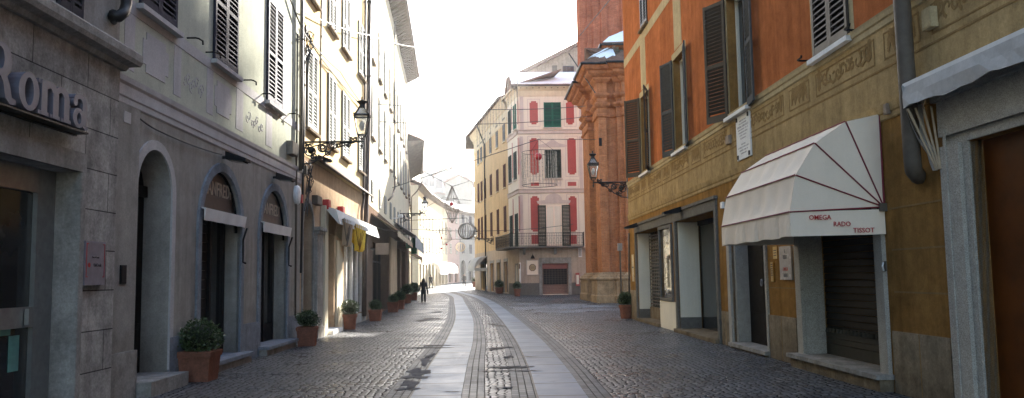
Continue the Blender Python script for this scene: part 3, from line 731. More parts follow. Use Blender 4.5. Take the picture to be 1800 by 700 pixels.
# painted panels between string course and sills
zs2 = W1.Z(394, 120)            # sill level
s_t = [W1.S(x, y) for x, y in ((215,100),(237,90),(303,130),(318,150),(361,180),(374,190),(413,215),(427,220),(466,240),(478,240))]
m = MB()
z_hi = W1.Z(340, 85) ; z_hi = zs2 - .22
for i in range(0, 10, 2):
    if s_t[i+1] > s_t[i]: m.box(s_t[i] + .03, s_t[i+1] - .03, -.012, -.002, scz + .12, z_hi)
m.box(sB + .01, sE - .01, -.016, -.002, z_hi + .004, z_hi + .2)
O('painted_pilaster', m, MT['man_trim'], up)
def notch(a, b, z0, z1, k=.1): return [(a+k, z0), (b-k, z0), (b-k, z0+k), (b, z0+k), (b, z1-k), (b-k, z1-k), (b-k, z1), (a+k, z1), (a+k, z1-k), (a, z1-k), (a, z0+k), (a+k, z0+k)]
for xa, xb, ya, yb in ((249,294,120,0),(376,406,0,0)):
    a, b_ = W1.S(xa, 120), W1.S(xb, 150 if xb < 300 else 190)
    if xa > 300: a, b_ = W1.S(376, 180), W1.S(406, 180)
    O('painted_panel', MB().prism(notch(a, b_, scz + .22, z_hi - .12, .12), -.015, -.002), MT['man_trim'], up)
rn = random.Random(5)
for xa, xb in ((322,356),(432,462)):
    a, b_ = W1.S(xa, 180), W1.S(xb, 200); zc = (scz + z_hi) / 2; m = MB()
    for k in range(7):
        cx = a + (b_ - a) * (k + .5) / 7; sp = spiral((cx, zc + .07 * math.sin(k * 2.1)), .11, 1.1, rn.uniform(0, 6), rn.choice((-1, 1)), 10)
        m.prism(stroke(sp, .022), -.012 - .0004 * k, -.002)
    O('painted_scroll', m, MT['man_trim'], up)
# plinth and pilaster strip
def plinth(a, b, z): O('plinth', MB().box(a, b, -.035, .0, -.3, z), MT['blue_stone'], mf)
pz = W1.Z(305, 592)
plinth(A1 + .02, B0 - .19, pz); plinth(B1 + .19, C0 - .13, pz); plinth(C1 + .15, sE, pz)
q0, q1 = W1.S(202, 450), W1.S(229, 450)
cs = O('corner_strip', MB().box(sB + .003, q1, -.09, .0, W1.Z(215, 617), W1.Z(215, 185)), MT['man_low'], mf)
O('stone_base', MB().box(sB + .003, q1 + .02, -.13, .0, -.3, W1.Z(215, 617) - .003), MT['stone_trim'], cs)
# arched door
O('arch_trim', MB().prism(arch_ring(A0, A1, .25, AZ, .15), -.03, .0), MT['man_trim'], mf)
d = O('door', MB().box(A0 - .05, A1 + .05, .44, .5, .05, AZ - (A1 - A0) / 2 + .05), MT['door_wood'], mf)
m = MB(); zt = AZ - (A1 - A0) / 2; mid = (A0 + A1) / 2
m.box(A0, A1, .38, .44, zt - .04, zt + .14)
for a, b_ in ((A0 + .06, mid - .03), (mid + .03, A1 - .06)):
    for z0, z1 in ((.35, 1.0), (1.12, zt - .15)):
        m.box(a, b_, .42, .44, z0, z1); m.box(a + .09, b_ - .09, .405, .42, z0 + .09, z1 - .09)
O('door_panel', m, MT['door_wood'], d)
m = MB(); hz = W1.Z(250, 497, .4); m.tube([(mid - .12 + .06*math.cos(k*PI/8), .39, hz + .06*math.sin(k*PI/8)) for k in range(17)], .012, 6); m.tube([(mid - .12, .42, hz + .07), (mid - .12, .38, hz + .07)], .03, 8)
O('handle', m, MT['brass'], d)
O('fanlight', MB().prism([(p[0], p[1]) for p in arch(A0, A1, zt, AZ)], .44, .46), MT['backing'], mf)
O('door_step', MB().box(A0 - .1, A1 + .03, -.34, .5, -.1, W1.Z(265, 668, -.2)), MT['stone_trim'], mf)
# two arched shop fronts
def shop(s0, s1, zt, wl, wr, valz, textz, lab):
    O('arch_surround', MB().prism(arch_ring(s0, s1, .0, zt, .17), -.045, .05), MT['blue_stone'], mf)
    r = (s1 - s0) / 2; zs = zt - r
    a = arch(s0, s1, valz, zt)
    f = O('fascia', MB().prism(a, .09, .13), MT['fascia'], mf)
    text('MANFREDI', r * .34, MT['gold'], f, ((s0 + s1) / 2, .086, textz + .04), .004, sx=.86, bold=.006)
    O('fascia_rim', MB().prism(arch_ring(s0 + .03, s1 - .03, valz, zt - .03, .03 - .002), .05, .09), MT['backing'], f)
    gl0 = s0 + (s1 - s0) * .62
    sh = MB(); z = .25
    while z < valz - .05: 
        sh.hexa([(s0, .34, z), (gl0, .34, z), (gl0, .355, z + .175), (s0, .355, z + .175), (s0, .37, z), (gl0, .37, z), (gl0, .385, z + .175), (s0, .385, z + .175)]); z += .18
    O('rolling_shutter', sh, MT['shutter_metal'], mf)
    O('shop_glass', MB().box(gl0 + .02, s1, .36, .40, .6, valz), MT['glass'], mf)
    m = MB(); m.box(gl0 - .04, gl0 + .06, .29, .36, .2, valz); m.box(s1 - .14, s1 - .003, .30, .36, .2, valz); m.box(gl0 + .063, s1 - .143, .31, .355, .2, .62)
    O('shop_frame', m, MT['black'], mf)
    O('sill_step', MB().box(s0 - .12, s1 + .22, -.28, .42, .14, .21), MT['blue_stone'], mf)
    O('step_base', MB().box(s0 - .08, s1 + .18, -.22, .42, -.2, .137), MT['stone_trim'], mf)
    # folded awning: roller with a short valance
    v = MB(); n = 14; L = s1 - s0 + .1; top = []; 
    for i in range(n + 1):
        x = s0 - .05 + L * i / n; top.append((x, .05 * math.sin(i * 1.9) * .3))
    for i in range(n):
        (xa, wa), (xb, wb) = top[i], top[i+1]
        v.hexa([(xa, -.10 + wa, valz - .24), (xb, -.10 + wb, valz - .24), (xb, -.09 + wb, valz - .24), (xa, -.09 + wa, valz - .24), (xa, -.12, valz - .04), (xb, -.12, valz - .04), (xb, -.09, valz - .04), (xa, -.09, valz - .04)])
        v.hexa([(xa, -.12, valz - .04), (xb, -.12, valz - .04), (xb, .08, valz - .01), (xa, .08, valz - .01), (xa, -.12, valz - .02), (xb, -.12, valz - .02), (xb, .08, valz + .02), (xa, .08, valz + .02)])
    aw = O('awning', v, MT['canvas_white'], mf)
    O('awning_arm', MB().tube([(s1 - .05, -.16, valz - .26), (s1 + .03, -.06, valz - .5), (s1 + .05, -.05, valz - .95), (s1 - .05, -.14, valz - .98)], .02), MT['black'], aw)
shop(B0, B1, BZ, 0, 0, W1.Z(388, 372), W1.Z(388, 348), '')
shop(C0, C1, CZ, 0, 0, W1.Z(480, 394), W1.Z(480, 380), '')
# upper windows
for xs_, ys_, ztop in (((243, 306), (4, 50), None), ((373, 414), (92, 120), None), ((467, 494), (165, 180), W1.Z(492, 20))):
    a, b_ = W1.S(xs_[0], ys_[0]), W1.S(xs_[1], ys_[1]); z0 = zs2
    if xs_[0] == 467: z0 = W1.Z(480, 186)
    o = swindow(mf, a, b_, z0, ztop or z0 + 2.45, MT['sh_grey'], MT['man_trim'], pitch=.1)
# little iron shutter stays
for i, (px, py, d_) in enumerate(((328, 67, 'right of the first upper window'), (361, 92, 'left of the middle upper window'), (428, 141, 'right of the middle upper window'), (461, 165, 'left of the sunlit upper window'), (508, 200, 'right of the sunlit upper window, lit by the sun'))):
    s_, z_ = W1.P(px, py)
    t = T('shutter_stay', 'small black iron shutter stay ' + d_, 'shutter stay', W1.W(s_, 0, z_), W1.th, 'iron shutter stays on the green wall')
    O('hook', MB().tube([(0, .02, 0), (0, -.16, .0), (.05, -.2, 0), (.22, -.2, .01), (.23, -.2, -.06)], .016, 5), MT['black'], t)
# flood lamps above the shop arches
def flood(label, fr, px, py, w, out, grp='floodlights over shop fronts'):
    s_, z_ = fr.P(px, py)
    t = T('floodlight', label, 'floodlight', fr.W(s_, 0, z_), fr.th, grp)
    O('arm', MB().tube([(0, .02, 0), (0, -.15, .0), (0, -out * .5, .03)], .03), MT['black'], t)
    m = MB(); w2 = w / 2
    m.hexa([(-w2, -.12, -.06), (w2, -.12, -.06), (w2 * .8, -out, -.1), (-w2 * .8, -out, -.1), (-w2, -.12, .1), (w2, -.12, .1), (w2 * .7, -out, -.04), (-w2 * .7, -out, -.04)])
    O('housing', m, MT['black'], t)
    O('lens', MB().hexa([(-w2*.85, -.2, -.085), (w2*.85, -.2, -.085), (w2*.7, -out+.05, -.118), (-w2*.7, -out+.05, -.118), (-w2*.85, -.2, -.06), (w2*.85, -.2, -.06), (w2*.7, -out+.05, -.09), (-w2*.7, -out+.05, -.09)]), MT['glass_lit'], t)
flood('black floodlight above the first arched shop front', W1, 391, 277, .42, .5)
flood('black floodlight above the second arched shop front', W1, 480, 312, .42, .5)
# wall boxes, siren, pipes
def wallbox(name, label, cat, fr, px0, py0, px1, py1, th, mat, cable=None):
    t, w, h = plate(name, label, cat, fr, px0, py0, px1, py1, 0, th, mat)
    O('lid', MB().box(.015, w - .015, -th - .008, -th, .015, h - .015), mat, t)
    if cable: O('cable', MB().tube([(w / 2, -th * .5, 0)] + [(w / 2 + a, -.02, b) for a, b in cable], .014, 5), mat, t)
    return t
wallbox('junction_box', 'grey junction box left of the arched wooden door', 'junction box', W1, 217, 192, 230, 221, .09, MT['man_trim'], [(-.2, -.1), (-.26, -.5), (-.27, -1.2)])
wallbox('meter_box', 'tall narrow pale box at the sunlit corner beside the bracket lamp', 'meter box', W1, 514, 247, 524, 276, .16, MT['man_low'])
wallbox('doorbell', 'black ornate doorbell plate left of the arched wooden door', 'doorbell', Fr(W1.W(0, -.09, 0), W1.th), 213, 466, 222, 499, .02, MT['black'])
s_, z_ = W1.P(519, 343)
t = T('alarm_siren', 'round white and red alarm siren right of the second shop arch', 'alarm', W1.W(s_, 0, z_), W1.th)
O('housing', MB().lathe([(.01, 0), (.2, 0), (.21, .06), (.17, .12), (.05, .14), (.0, .14)], n=18), MT['white'], t, M=Matrix.Rotation(PI / 2, 4, 'X') @ Matrix.Scale(1.25, 4, (0, 1, 0)))
O('red_lens', MB().box(.07, .2, -.16, -.07, -.2, .02), MT['red'], t)
def pipe(name, label, fr, pts, r, mat, cat='drainpipe', grp=None, clamps=True):
    """pts (px, py) with depth in front of the wall"""
    P_ = [fr.P(px, py, -dp) + (dp,) for px, py, dp in pts]
    s0, z0, _ = P_[0]
    t = T(name, label, cat, fr.W(s0, 0, min(p[1] for p in P_)), fr.th, grp)
    zb = min(p[1] for p in P_)
    L = [(p[0] - s0, -p[2], p[1] - zb) for p in P_]
    O('pipe', MB().tube(L, r, 10), mat, t, smooth=True)
    if clamps:
        m = MB(); a, b = Vector(L[0]), Vector(L[1])
        n = max(1, int((a - b).length / 2.2))
        for k in range(n): 
            p = a.lerp(b, (k + .5) / n); m.lathe([(r * 1.02, -.025), (r * 1.25, -.025), (r * 1.25, .025), (r * 1.02, .025)], p, 10); m.box(p.x - .015, p.x + .015, p.y, p.y + r + .06, p.z - .012, p.z + .012)
        O('clamp', m, mat, t)
    return t
# elbow of the bank drainpipe
p0 = W1.P(221, -60, -.16); p1 = W1.P(221, 10, -.16)
pipe('drainpipe', 'dark bent drainpipe elbow above the bank cornice', Fr(W1.W(0, PR, 0), W1.th), [(222, -160, .1), (222, 8, .1), (218, 22, .12), (208, 30, .12), (200, 26, .07), (197, 36, -.05)], .075, MT['iron'])
pipe('conduit', 'thin grey vertical conduit at the end of the green house', W1, [(523, 60, .04), (521, 330, .04), (519, 560, .04)], .025, MT['zinc'], 'conduit')

# ---------------------------------------------------------------- cream house
a1 = math.pi / 2 - W1.th
W2 = left_frame(W1.W(sE + .004, 0, 0), 858)
cr = facade(W2, 'cream_house', 'sunlit cream house with closed grey shutters above a yellow awning')
s2 = W2.S(645, 470)
lz = W2.Z(560, 290)             # ledge level
D0, D1 = W2.S(531, 470), W2.S(549, 470); DZ = W2.Z(540, 357)
F0, F1 = W2.S(571, 480), W2.S(587, 480); FZ = W2.Z(590, 415)
H0, H1 = W2.S(604, 480), W2.S(641, 480); HZ = W2.Z(620, 410)
m = MB(); m.sheet(rect(.0, s2, -.4, lz), [arch(D0, D1, .03, DZ), rect(F0, F1, .05, FZ), rect(H0, H1, .35, HZ)], 0, [.5, .35, .3]); body(m, 0, s2, 15.4)
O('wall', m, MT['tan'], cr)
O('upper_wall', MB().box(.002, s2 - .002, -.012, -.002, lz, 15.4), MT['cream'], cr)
m = MB(); m.hexa([(W2.S(548, 300), -.3, lz - .02), (s2, -.3, lz - .02), (s2, -.013, lz + .1), (W2.S(548, 300), -.013, lz + .1),
    (W2.S(548, 300), -.3, lz + .04), (s2, -.3, lz + .04), (s2, -.013, lz + .17), (W2.S(548, 300), -.013, lz + .17)])
O('ledge', m, MT['copper'], cr)
lay = [(537, 554.5, 228), (574.5, 587.5, 262), (599.5, 612, 282), (628.5, 638.5, 305)]
zl0 = W2.Z(546, 226); zl1 = W2.Z(546, 90); zu0 = W2.Z(606, 92); 
zl0 = (zl0 + W2.Z(606, 283)) / 2
for xa, xb, y in lay:
    a, b_ = W2.S(xa, y), W2.S(xb, y)
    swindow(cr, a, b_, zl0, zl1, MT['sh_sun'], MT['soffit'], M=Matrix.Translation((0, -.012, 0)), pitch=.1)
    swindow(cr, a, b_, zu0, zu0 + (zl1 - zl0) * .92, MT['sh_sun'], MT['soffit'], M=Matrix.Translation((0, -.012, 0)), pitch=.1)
# dark arch with pilaster
O('arch_surround', MB().prism(arch_ring(D0, D1, .0, DZ, .12), -.04, .03), MT['stone_trim'], cr)
O('door', MB().box(D0 - .03, D1 + .03, .40, .46, .03, DZ), MT['door_wood'], cr)
m = MB(); pa, pb = W2.S(549, 480) + .13, W2.S(561, 480); pz = W2.Z(555, 412)
m.box(pa, pb, -.12, .0, -.2, pz); m.box(pa - .05, pb + .05, -.17, .0, pz + .003, pz + .09); m.box(pa - .1, pb + .1, -.22, .0, pz + .093, pz + .2); m.box(pa - .04, pb + .04, -.16, 0, -.2, .3)
O('pilaster', m, MT['stone_trim'], cr)
O('corner_strip', MB().box(W2.S(563, 480), W2.S(569, 480), -.14, .0, -.2, W2.Z(566, 362)), MT['white_wall'], cr)
# shop door, window and white fascia
fd = O('shop_door', MB().box(F0, F1, .28, .32, .05, FZ), MT['glass'], cr)
m = MB(); 
for k in range(6): x = F0 + (F1 - F0) * (k + .5) / 6; m.tube([(x, .22, .1), (x, .22, FZ * .72)], .016, 5)
for z in (.3, .95, 1.6, FZ * .72): m.box(F0, F1, .21, .23, z - .02, z + .02)
O('gate_bars', m, MT['white'], fd)
O('door_step', MB().box(F0 - .08, F1 + .1, -.28, .3, -.1, .12), MT['marble'], cr)
O('white_pillar', MB().box(W2.S(590, 480), W2.S(600, 480), -.05, .0, -.2, W2.Z(600, 425)), MT['white_wall'], cr)
sw = O('shop_window', MB().box(H0, H1, .2, .24, .35, HZ), MT['glass_lit'], cr)
m = MB(); n = 5
for k in range(n): x = H0 + (H1 - H0) * k / (n - 1); m.box(x - .05, x + .05, .10, .2, .35, HZ)
O('window_frame', m, MT['white'], sw)
O('display', MB().box(H0 + .4, H1 - .3, .26, .28, .5, HZ - .5), MT['goods'], sw)
O('shop_base', MB().box(H0 - .2, H1 + .1, -.04, .1, -.2, .345), MT['stone_trim'], cr)
fz1, fz0 = W2.Z(600, 382), W2.Z(600, 405)
O('fascia', MB().hexa([(W2.S(566, 390), -.55, fz0), (s2 - .25, -.55, fz0), (s2 - .25, -.5, fz0), (W2.S(566, 390), -.5, fz0),
     (W2.S(566, 390), -.42, fz1), (s2 - .25, -.42, fz1), (s2 - .25, -.02, fz1 + .12), (W2.S(566, 390), -.02, fz1 + .12)]), MT['canvas_white'], cr)
for px in (566, 592):
    O('roller_end', MB().box(W2.S(px, 380), W2.S(px + 4, 380), -.2, -.02, fz1 + .0, fz1 + .3), MT['red'], cr)
# folded yellow awnings (fans of cloth against the wall)
def fan(label, px0, px1, ztop, zbot, mat, ribmat, cat='awning'):
    a, b_ = W2.S(px0, 410), W2.S(px1, 410); w = b_ - a
    t = T('folded_awning', label, cat, W2.W(a, -.02, zbot), W2.th)
    H = ztop - zbot; m = MB(); n = 18; vs = []
    for i in range(n + 1):
        u = i / n; z0 = .12 * math.sin(u * 9) * .6
        vs += [(w * u, -.55 + .06 * math.sin(i * 2.2), H * (.95)), (w * (.25 + .55 * u), -.50 + .08 * math.sin(i * 2.2 + 1), max(0, z0))]
    m.add(vs, [(2*i, 2*i+1, 2*i+3, 2*i+2) for i in range(n)])
    m.add([(w, -.52, H * .95), (w * .8, -.45, .03), (w * .95, -.02, .4), (w, -.02, H)], [(0, 1, 2, 3)])
    O('cloth', m, mat, t)
    r = MB()
    for i in range(6): r.tube([(w * .35 + .02 * i, -.56, .02), (w * (.0 + .16 * i), -.57, H * .95)], .011, 5)
    O('ribs', r, ribmat, t)
    v = MB(); k = 12; vs = []
    for i in range(k + 1): vs += [(w * i / k, -.60 + .05 * (i % 2), H * .99), (w * i / k, -.62 + .07 * (i % 2), H * .82 + .04 * (i % 2))]
    v.add(vs, [(2*i, 2*i+1, 2*i+3, 2*i+2) for i in range(k)]); O('valance', v, MT['canvas_white'], t)
fan('folded cream and grey awning over the narrow shop door', 570, 590, W2.Z(580, 386), W2.Z(580, 434), MT['canvas_beige'], MT['zinc'])
fan('folded bright yellow awning beside the white fascia', 593, 617, W2.Z(605, 396), W2.Z(605, 443), MT['canvas_yellow'], MT['ochre_low'])
wallbox('wall_box', 'grey box high on the wall between the siren and the shop fascia', 'junction box', W2, 558, 343, 566, 362, .16, MT['zinc'])
pipe('drainpipe', 'pale drainpipe running down between the green and cream houses', W2, [(531, -40, .1), (530, 180, .1), (528, 300, .1)], .05, MT['zinc'], grp=None)
pipe('drainpipe', 'thin dark pipe beside the pale drainpipe at the bracket lamp', W2, [(535, 60, .06), (534, 240, .06), (529, 480, .06)], .03, MT['cable'])
pipe('drainpipe', 'thick brown drainpipe at the far corner of the cream house', W2, [(650, -60, .12), (647.5, 200, .12), (644, 355, .12), (642, 420, .12), (640, 556, .12)], .1, MT['copper'])
pipe('drainpipe', 'thin brown pipe left of the thick brown drainpipe', W2, [(643, -60, .08), (641, 200, .08), (639, 352, .1), (636, 372, .1), (636, 398, .1)], .05, MT['copper'])
pipe('conduit', 'slim conduit between two columns of cream house windows', W2, [(566, -20, .03), (564, 150, .03), (563, 260, .03)], .018, MT['zinc'], 'conduit')
roof(cr, 0, s2 - .1, 15.4, .8)
lamp('large wrought iron lantern on a scrolled bracket, sunlit cream house behind it', W2.W(W2.S(531, 262), 0, W2.Z(531, 250) - .1), W2.th, L=1.62)
s_, z_ = W2.P(540, 265)
flood('small black floodlight hanging beneath the scrolled lamp bracket', W2, 553, 279, .3, .5)

# ---------------------------------------------------------------- tall white house
W3 = left_frame(W2.W(s2 + .004, 0, 0), 795)
s3 = W3.S(717, 420)
wh = facade(W3, 'tall_white_house', 'tall white sunlit house with wide boarded eave, upper rows of grey shutters')
mz = W3.Z(666, 375)
ez = W3.Z(700, 74) + .25
ez = W3.Z(716, 145) + .45
K0, K1 = W3.S(655, 480), W3.S(683, 480); KZ = W3.Z(670, 432)
N0, N1 = W3.S(698.5, 480), W3.S(703, 480); N2, N3 = W3.S(706, 480), W3.S(713, 480); NZ = W3.Z(705, 440)
m = MB(); m.sheet(rect(0, s3, -.4, mz), [rect(K0, K1, .05, KZ), rect(N0, N1, .05, NZ), rect(N2, N3, .05, NZ)], 0, [.7, .4, .4]); body(m, 0, s3, ez, y1=10)
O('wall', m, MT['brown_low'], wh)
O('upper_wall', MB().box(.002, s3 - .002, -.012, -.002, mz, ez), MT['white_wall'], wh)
dk = O('shop_door', MB().box(K0, K1, .5, .55, .05, KZ), MT['glass'], wh)
m = MB()
for u in (0, .18, .45, .72, .97): x = K0 + (K1 - K0) * u; m.box(x, x + .08, .42, .5, .05, KZ)
m.box(K0 + .09, K1 - .02, .43, .49, KZ - .8, KZ - .72)
O('door_frame', m, MT['black'], dk)
O('shop_door', MB().box(N0, N1, .3, .34, .05, NZ), MT['glass'], wh)
O('shop_window', MB().box(N2, N3, .3, .34, .05, NZ), MT['glass'], wh)
O('shop_pier', MB().box(W3.S(684.5, 500), W3.S(696, 500), -.06, .0, -.2, W3.Z(690, 420)), MT['tan'], wh)
cols = [653.5, 666.5, 676, 685.5, 692.3, 698.8, 703.8, 708.6, 712.6]
zA0 = W3.Z(677, 284); zA1 = zA0 + 2.55
zm0 = W3.Z(655, 356); zm1 = W3.Z(655, 320)
zB0 = zA1 + .95; zB1 = min(zB0 + 2.3, ez - .75)
for i, px in enumerate(cols):
    s_ = W3.S(px, 270); w = .56
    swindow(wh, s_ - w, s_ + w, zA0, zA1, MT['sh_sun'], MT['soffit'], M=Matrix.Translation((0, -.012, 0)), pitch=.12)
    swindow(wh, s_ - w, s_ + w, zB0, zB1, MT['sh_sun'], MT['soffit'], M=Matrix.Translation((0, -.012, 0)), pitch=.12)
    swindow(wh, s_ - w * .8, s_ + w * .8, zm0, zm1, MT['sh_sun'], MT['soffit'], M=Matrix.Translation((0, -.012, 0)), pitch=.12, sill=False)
roof(wh, 0, s3, ez, .9, 10, 3.2)
pipe('drainpipe', 'thin brown drainpipe on the tall white house', W3, [(694.5, 38, .1), (694.3, 200, .1), (694, 330, .1), (690, 345, .1), (683, 352, .1)], .05, MT['copper'])
# awnings on the tall white house
def sloped(label, fr, sa, sb, zt, zb, out, val, mat, valmat=None, t0=0.0, group=None):
    t = T('awning', label, 'awning', fr.W(sa, 0, zb), fr.th, group); w = sb - sa; H = zt - zb
    m = MB(); n = 10
    for i in range(n):
        x0 = w * i / n; x1 = w * (i + 1) / n; j = lambda k: .025 * math.sin(k * 2.3)
        m.hexa([(x0, -out, .0), (x1, -out, .0), (x1, -.02, H), (x0, -.02, H), (x0, -out - .01, .03), (x1, -out - .01, .03), (x1, -.02, H + .03), (x0, -.02, H + .03)])
    O('canvas', m, mat, t)
    v = MB(); vs = []; k = 24
    for i in range(k + 1): vs += [(w * i / k, -out - .02 + .02 * math.sin(i * 1.7), .02), (w * i / k, -out - .03 + .04 * math.sin(i * 1.7 + .5), -val + .03 * (i % 2))]
    v.add(vs, [(2*i, 2*i+1, 2*i+3, 2*i+2) for i in range(k)]); O('valance', v, valmat or mat, t)
    f = MB(); f.tube([(0, -out, 0), (w, -out, 0)], .022, 6); 
    O('front_bar', f, MT['zinc'], t)
    for x in (.06, w - .06): O('arm', MB().tube([(x, -.02, H * .3), (x, -out * .5, H * .05), (x, -out, 0)], .018, 6), MT['zinc'], t)
    return t
za = W3.Z(655, 378); zb_ = W3.Z(655, 392)
sloped('beige sloping awning over the dark shop entrance', W3, W3.S(652, 400), W3.S(690, 430), za, za - .75, 1.15, .28, MT['canvas_beige'], MT['canvas_beige'])
za2 = W3.Z(700, 412)
sloped('grey white awning with deep valance beyond the beige awning', W3, W3.S(692, 430), W3.S(715, 440), za2 + .55, za2 - .3, 1.3, .75, MT['canvas_grey'])
# projecting signs and camera
t = T('hanging_sign', 'small square pale sign sticking out beside the brown drainpipe', 'sign', W3.W(W3.S(652, 438), 0, W3.Z(652, 448)), W3.th)
O('panel', MB().box(-.04, .04, -.78, -.2, 0, .5), MT['pink_low'], t); O('bracket', MB().box(-.015, .015, -.2, .02, .2, .3), MT['iron'], t)
s_, z_ = W3.P(690, 381)
t = T('security_camera', 'white security camera on the shaded wall above the awnings', 'camera', W3.W(s_, 0, z_), W3.th)
O('body', MB().tube([(-.05, -.6, .05), (0, -.35, 0)], .11, 12), MT['white'], t); O('arm', MB().tube([(0, 0, -.1), (0, -.3, -.1), (0, -.35, 0)], .025), MT['white'], t)
lamp('wrought iron lantern in front of the shaded end of the tall white house', W3.W(W3.S(703, 375), 0, W3.Z(703, 378)), W3.th, L=1.7)
# pharmacy cross
def Pd(px, py, d): return AT(px, py, d)
p = Pd(728, 432, 61); 
t = T('pharmacy_cross', 'green pharmacy cross sticking out from the shaded wall', 'sign', (p.x, p.y, p.z), 0)
for k, (a, b_, cc, d_) in enumerate(((-.55, .55, -.19, .19), (-.19, .19, .19, .55), (-.19, .19, -.55, -.19))): pass
O('cross', MB().prism([(-.2,-.6),(.2,-.6),(.2,-.2),(.6,-.2),(.6,.2),(.2,.2),(.2,.6),(-.2,.6),(-.2,.2),(-.6,.2),(-.6,-.2),(-.2,-.2)], -.1, .1), MT['green'], t)
O('bracket', MB().tube([(-.6, .0, .05), (-1.1, .0, .05)], .03), MT['black'], t)

# ---------------------------------------------------------------- next house with the brown soffit
W4 = left_frame(W3.W(s3 + .004, 0, 0), 737)
s4 = 21.0
z4 = AT(717, 222, 60.2).z + .05
g4 = gz(70)
nx_ = facade(W4, 'brown_eaved_house', 'house with a broad brown eave beyond the tall white house')
holes = [rect(1.0 + 3.2 * i, 3.2 + 3.2 * i, .3, 3.3) for i in range(6)]
m = MB(); m.sheet(rect(0, s4, -.6, z4), holes, 0, [.5] * 6); body(m, 0, s4, z4, y1=8)
O('wall', m, MT['far_yellow'], nx_)
for h in holes: O('shop_front', MB().box(h[0][0], h[1][0], .3, .36, .3, 3.3), MT['glass'], nx_)
for i in range(6):
    for z in (5.0, 8.6):
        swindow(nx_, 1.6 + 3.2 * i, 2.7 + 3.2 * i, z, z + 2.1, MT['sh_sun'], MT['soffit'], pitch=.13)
roof(nx_, 0, s4, z4, 1.25, 8, 2.2, soff=.7)
t = T('drainpipe', 'brown drainpipe hanging from the end of the broad brown eave', 'drainpipe', W4.W(s4 - .3, 0, 0), W4.th)
O('pipe', MB().tube([(0, -1.2, z4 - .1), (0, -1.2, z4 - 1.2), (.0, -.7, z4 - 2.0), (0, -.12, z4 - 2.6), (0, -.12, gz(80))], .07, 8), MT['copper'], t, smooth=True)
lamp('small wrought iron lantern on the sunlit far wall beyond the green cross', W4.W(W4.S(724, 420), 0, W4.Z(722, 415)), W4.th, L=1.5)
for i, (s_, w_, lab) in enumerate(((1.0, 3.0, 'dark red awning beside the green pharmacy cross'), (6.0, 5.0, 'beige awning low on the house beyond the pharmacy'))):
    sloped(lab, W4, s_, s_ + w_, 3.9, 3.35, 1.1, .35, MT['wine'] if i == 0 else MT['canvas_beige'])

# ---------------------------------------------------------------- far row curving to the right
fp = [AT(x, 488, d) for x, d in ((736, 97), (752, 109), (770, 120), (787, 130), (808, 137), (834, 143), (862, 149), (905, 156))]
ezr = [AT(736, 328, 97).z, AT(752, 341, 109).z, AT(769, 354, 120).z, AT(787, 364, 130).z, AT(808, 371, 137).z, AT(834, 377, 143).z, AT(862, 384, 149).z, 12.3]
fmat = ['far_yellow', 'far_yellow', 'far_yellow', 'far_pink', 'far_grey', 'far_grey', 'far_tan']
flab = ['pale yellow house first in the distant curving row', 'cream house second in the distant curving row', 'yellow house just before the dusty pink house in the distant row', 'narrow dusty pink house in the distant row', 'grey house with ground floor arches closing the street', 'grey beige house with arches at the end of the street', 'tan house beyond the arched houses, partly hidden by the yellow corner house']
FRS = []
for i in range(7):
    A, B = fp[i], fp[i+1]; d = (B - A); L = d.length; th = math.atan2(d.y, d.x)
    fr = Fr((A.x, A.y), th); FRS.append((fr, L)); g = gz((A.y + B.y) / 2); zE = (ezr[i] + ezr[i+1]) / 2
    b = T('distant_house', flab[i], 'house', fr.o + Vector((0, 0, 0)), th, 'distant houses curving across the street end')
    arched = i >= 4; n = max(2, int(L / 3.1)); step = L / n
    hs = []
    for k in range(n):
        c0 = step * (k + .5)
        hs.append(arch(c0 - 1.0, c0 + 1.0, g + .1, g + 3.6) if arched else rect(c0 - 1.1, c0 + 1.1, g + .1, g + 3.0))
    m = MB(); m.sheet(rect(0, L, -1, zE), hs, 0, [.5] * n); body(m, 0, L, zE, y1=8, z0=-1); O('wall', m, MT[fmat[i]], b)
    for h in hs: O('shop_front', MB().prism([(p[0], p[1]) for p in h], .35, .4), MT['glass'] if k % 2 else MT['backing'], b)
    nf = 2 if i < 3 else 3
    for k in range(n):
        c0 = step * (k + .5)
        for f in range(nf):
            z = g + 4.7 + f * (2.5 if nf == 3 else 3.0); h_ = 1.55 if nf == 3 else 1.8
            if z + h_ < zE - .3: swindow(b, c0 - .5, c0 + .5, z, z + h_, MT['sh_sun'] if i < 4 else MT['sh_grey'], pitch=.2)
    roof(b, 0, L, zE, .6, 8, 2.0, snow=True)
# white awnings of the far row
for i, (px0, px1, d, lab) in enumerate(((758, 772, 112, 'bright white awning, left of the sunlit pair far down the street'), (773, 792, 124, 'long bright white awning far down the street, by the arches'))):
    A, B = AT(px0, 470, d - 3), AT(px1, 470, d + 4); dd = B - A
    fr = Fr((A.x, A.y), math.atan2(dd.y, dd.x)); zt = AT(px0, 462, d).z
    t = T('awning', lab, 'awning', (A.x, A.y, 0), fr.th, 'white awnings far down the street'); L = dd.length
    m = MB(); N = 8; prof = [(0.0, zt + .1)] + [(-.2 - 1.0 * math.sin(PI / 2 * k / N), zt - 1.1 * (1 - math.cos(PI / 2 * k / N))) for k in range(N + 1)] + [(-1.2, zt - 1.6)]
    vs = []; 
    for y, z in prof: vs += [(0, y, z), (L, y, z)]
    k = len(prof); m.add(vs, [(2*q, 2*q+1, 2*q+3, 2*q+2) for q in range(k - 1)] + [tuple(2*q for q in range(k)), tuple(2*q+1 for q in range(k))])
    O('canvas', m, MT['canvas_white'], t)
    O('front_bar', MB().tube([(0, -1.2, zt - 1.1), (L, -1.2, zt - 1.1)], .03), MT['zinc'], t)
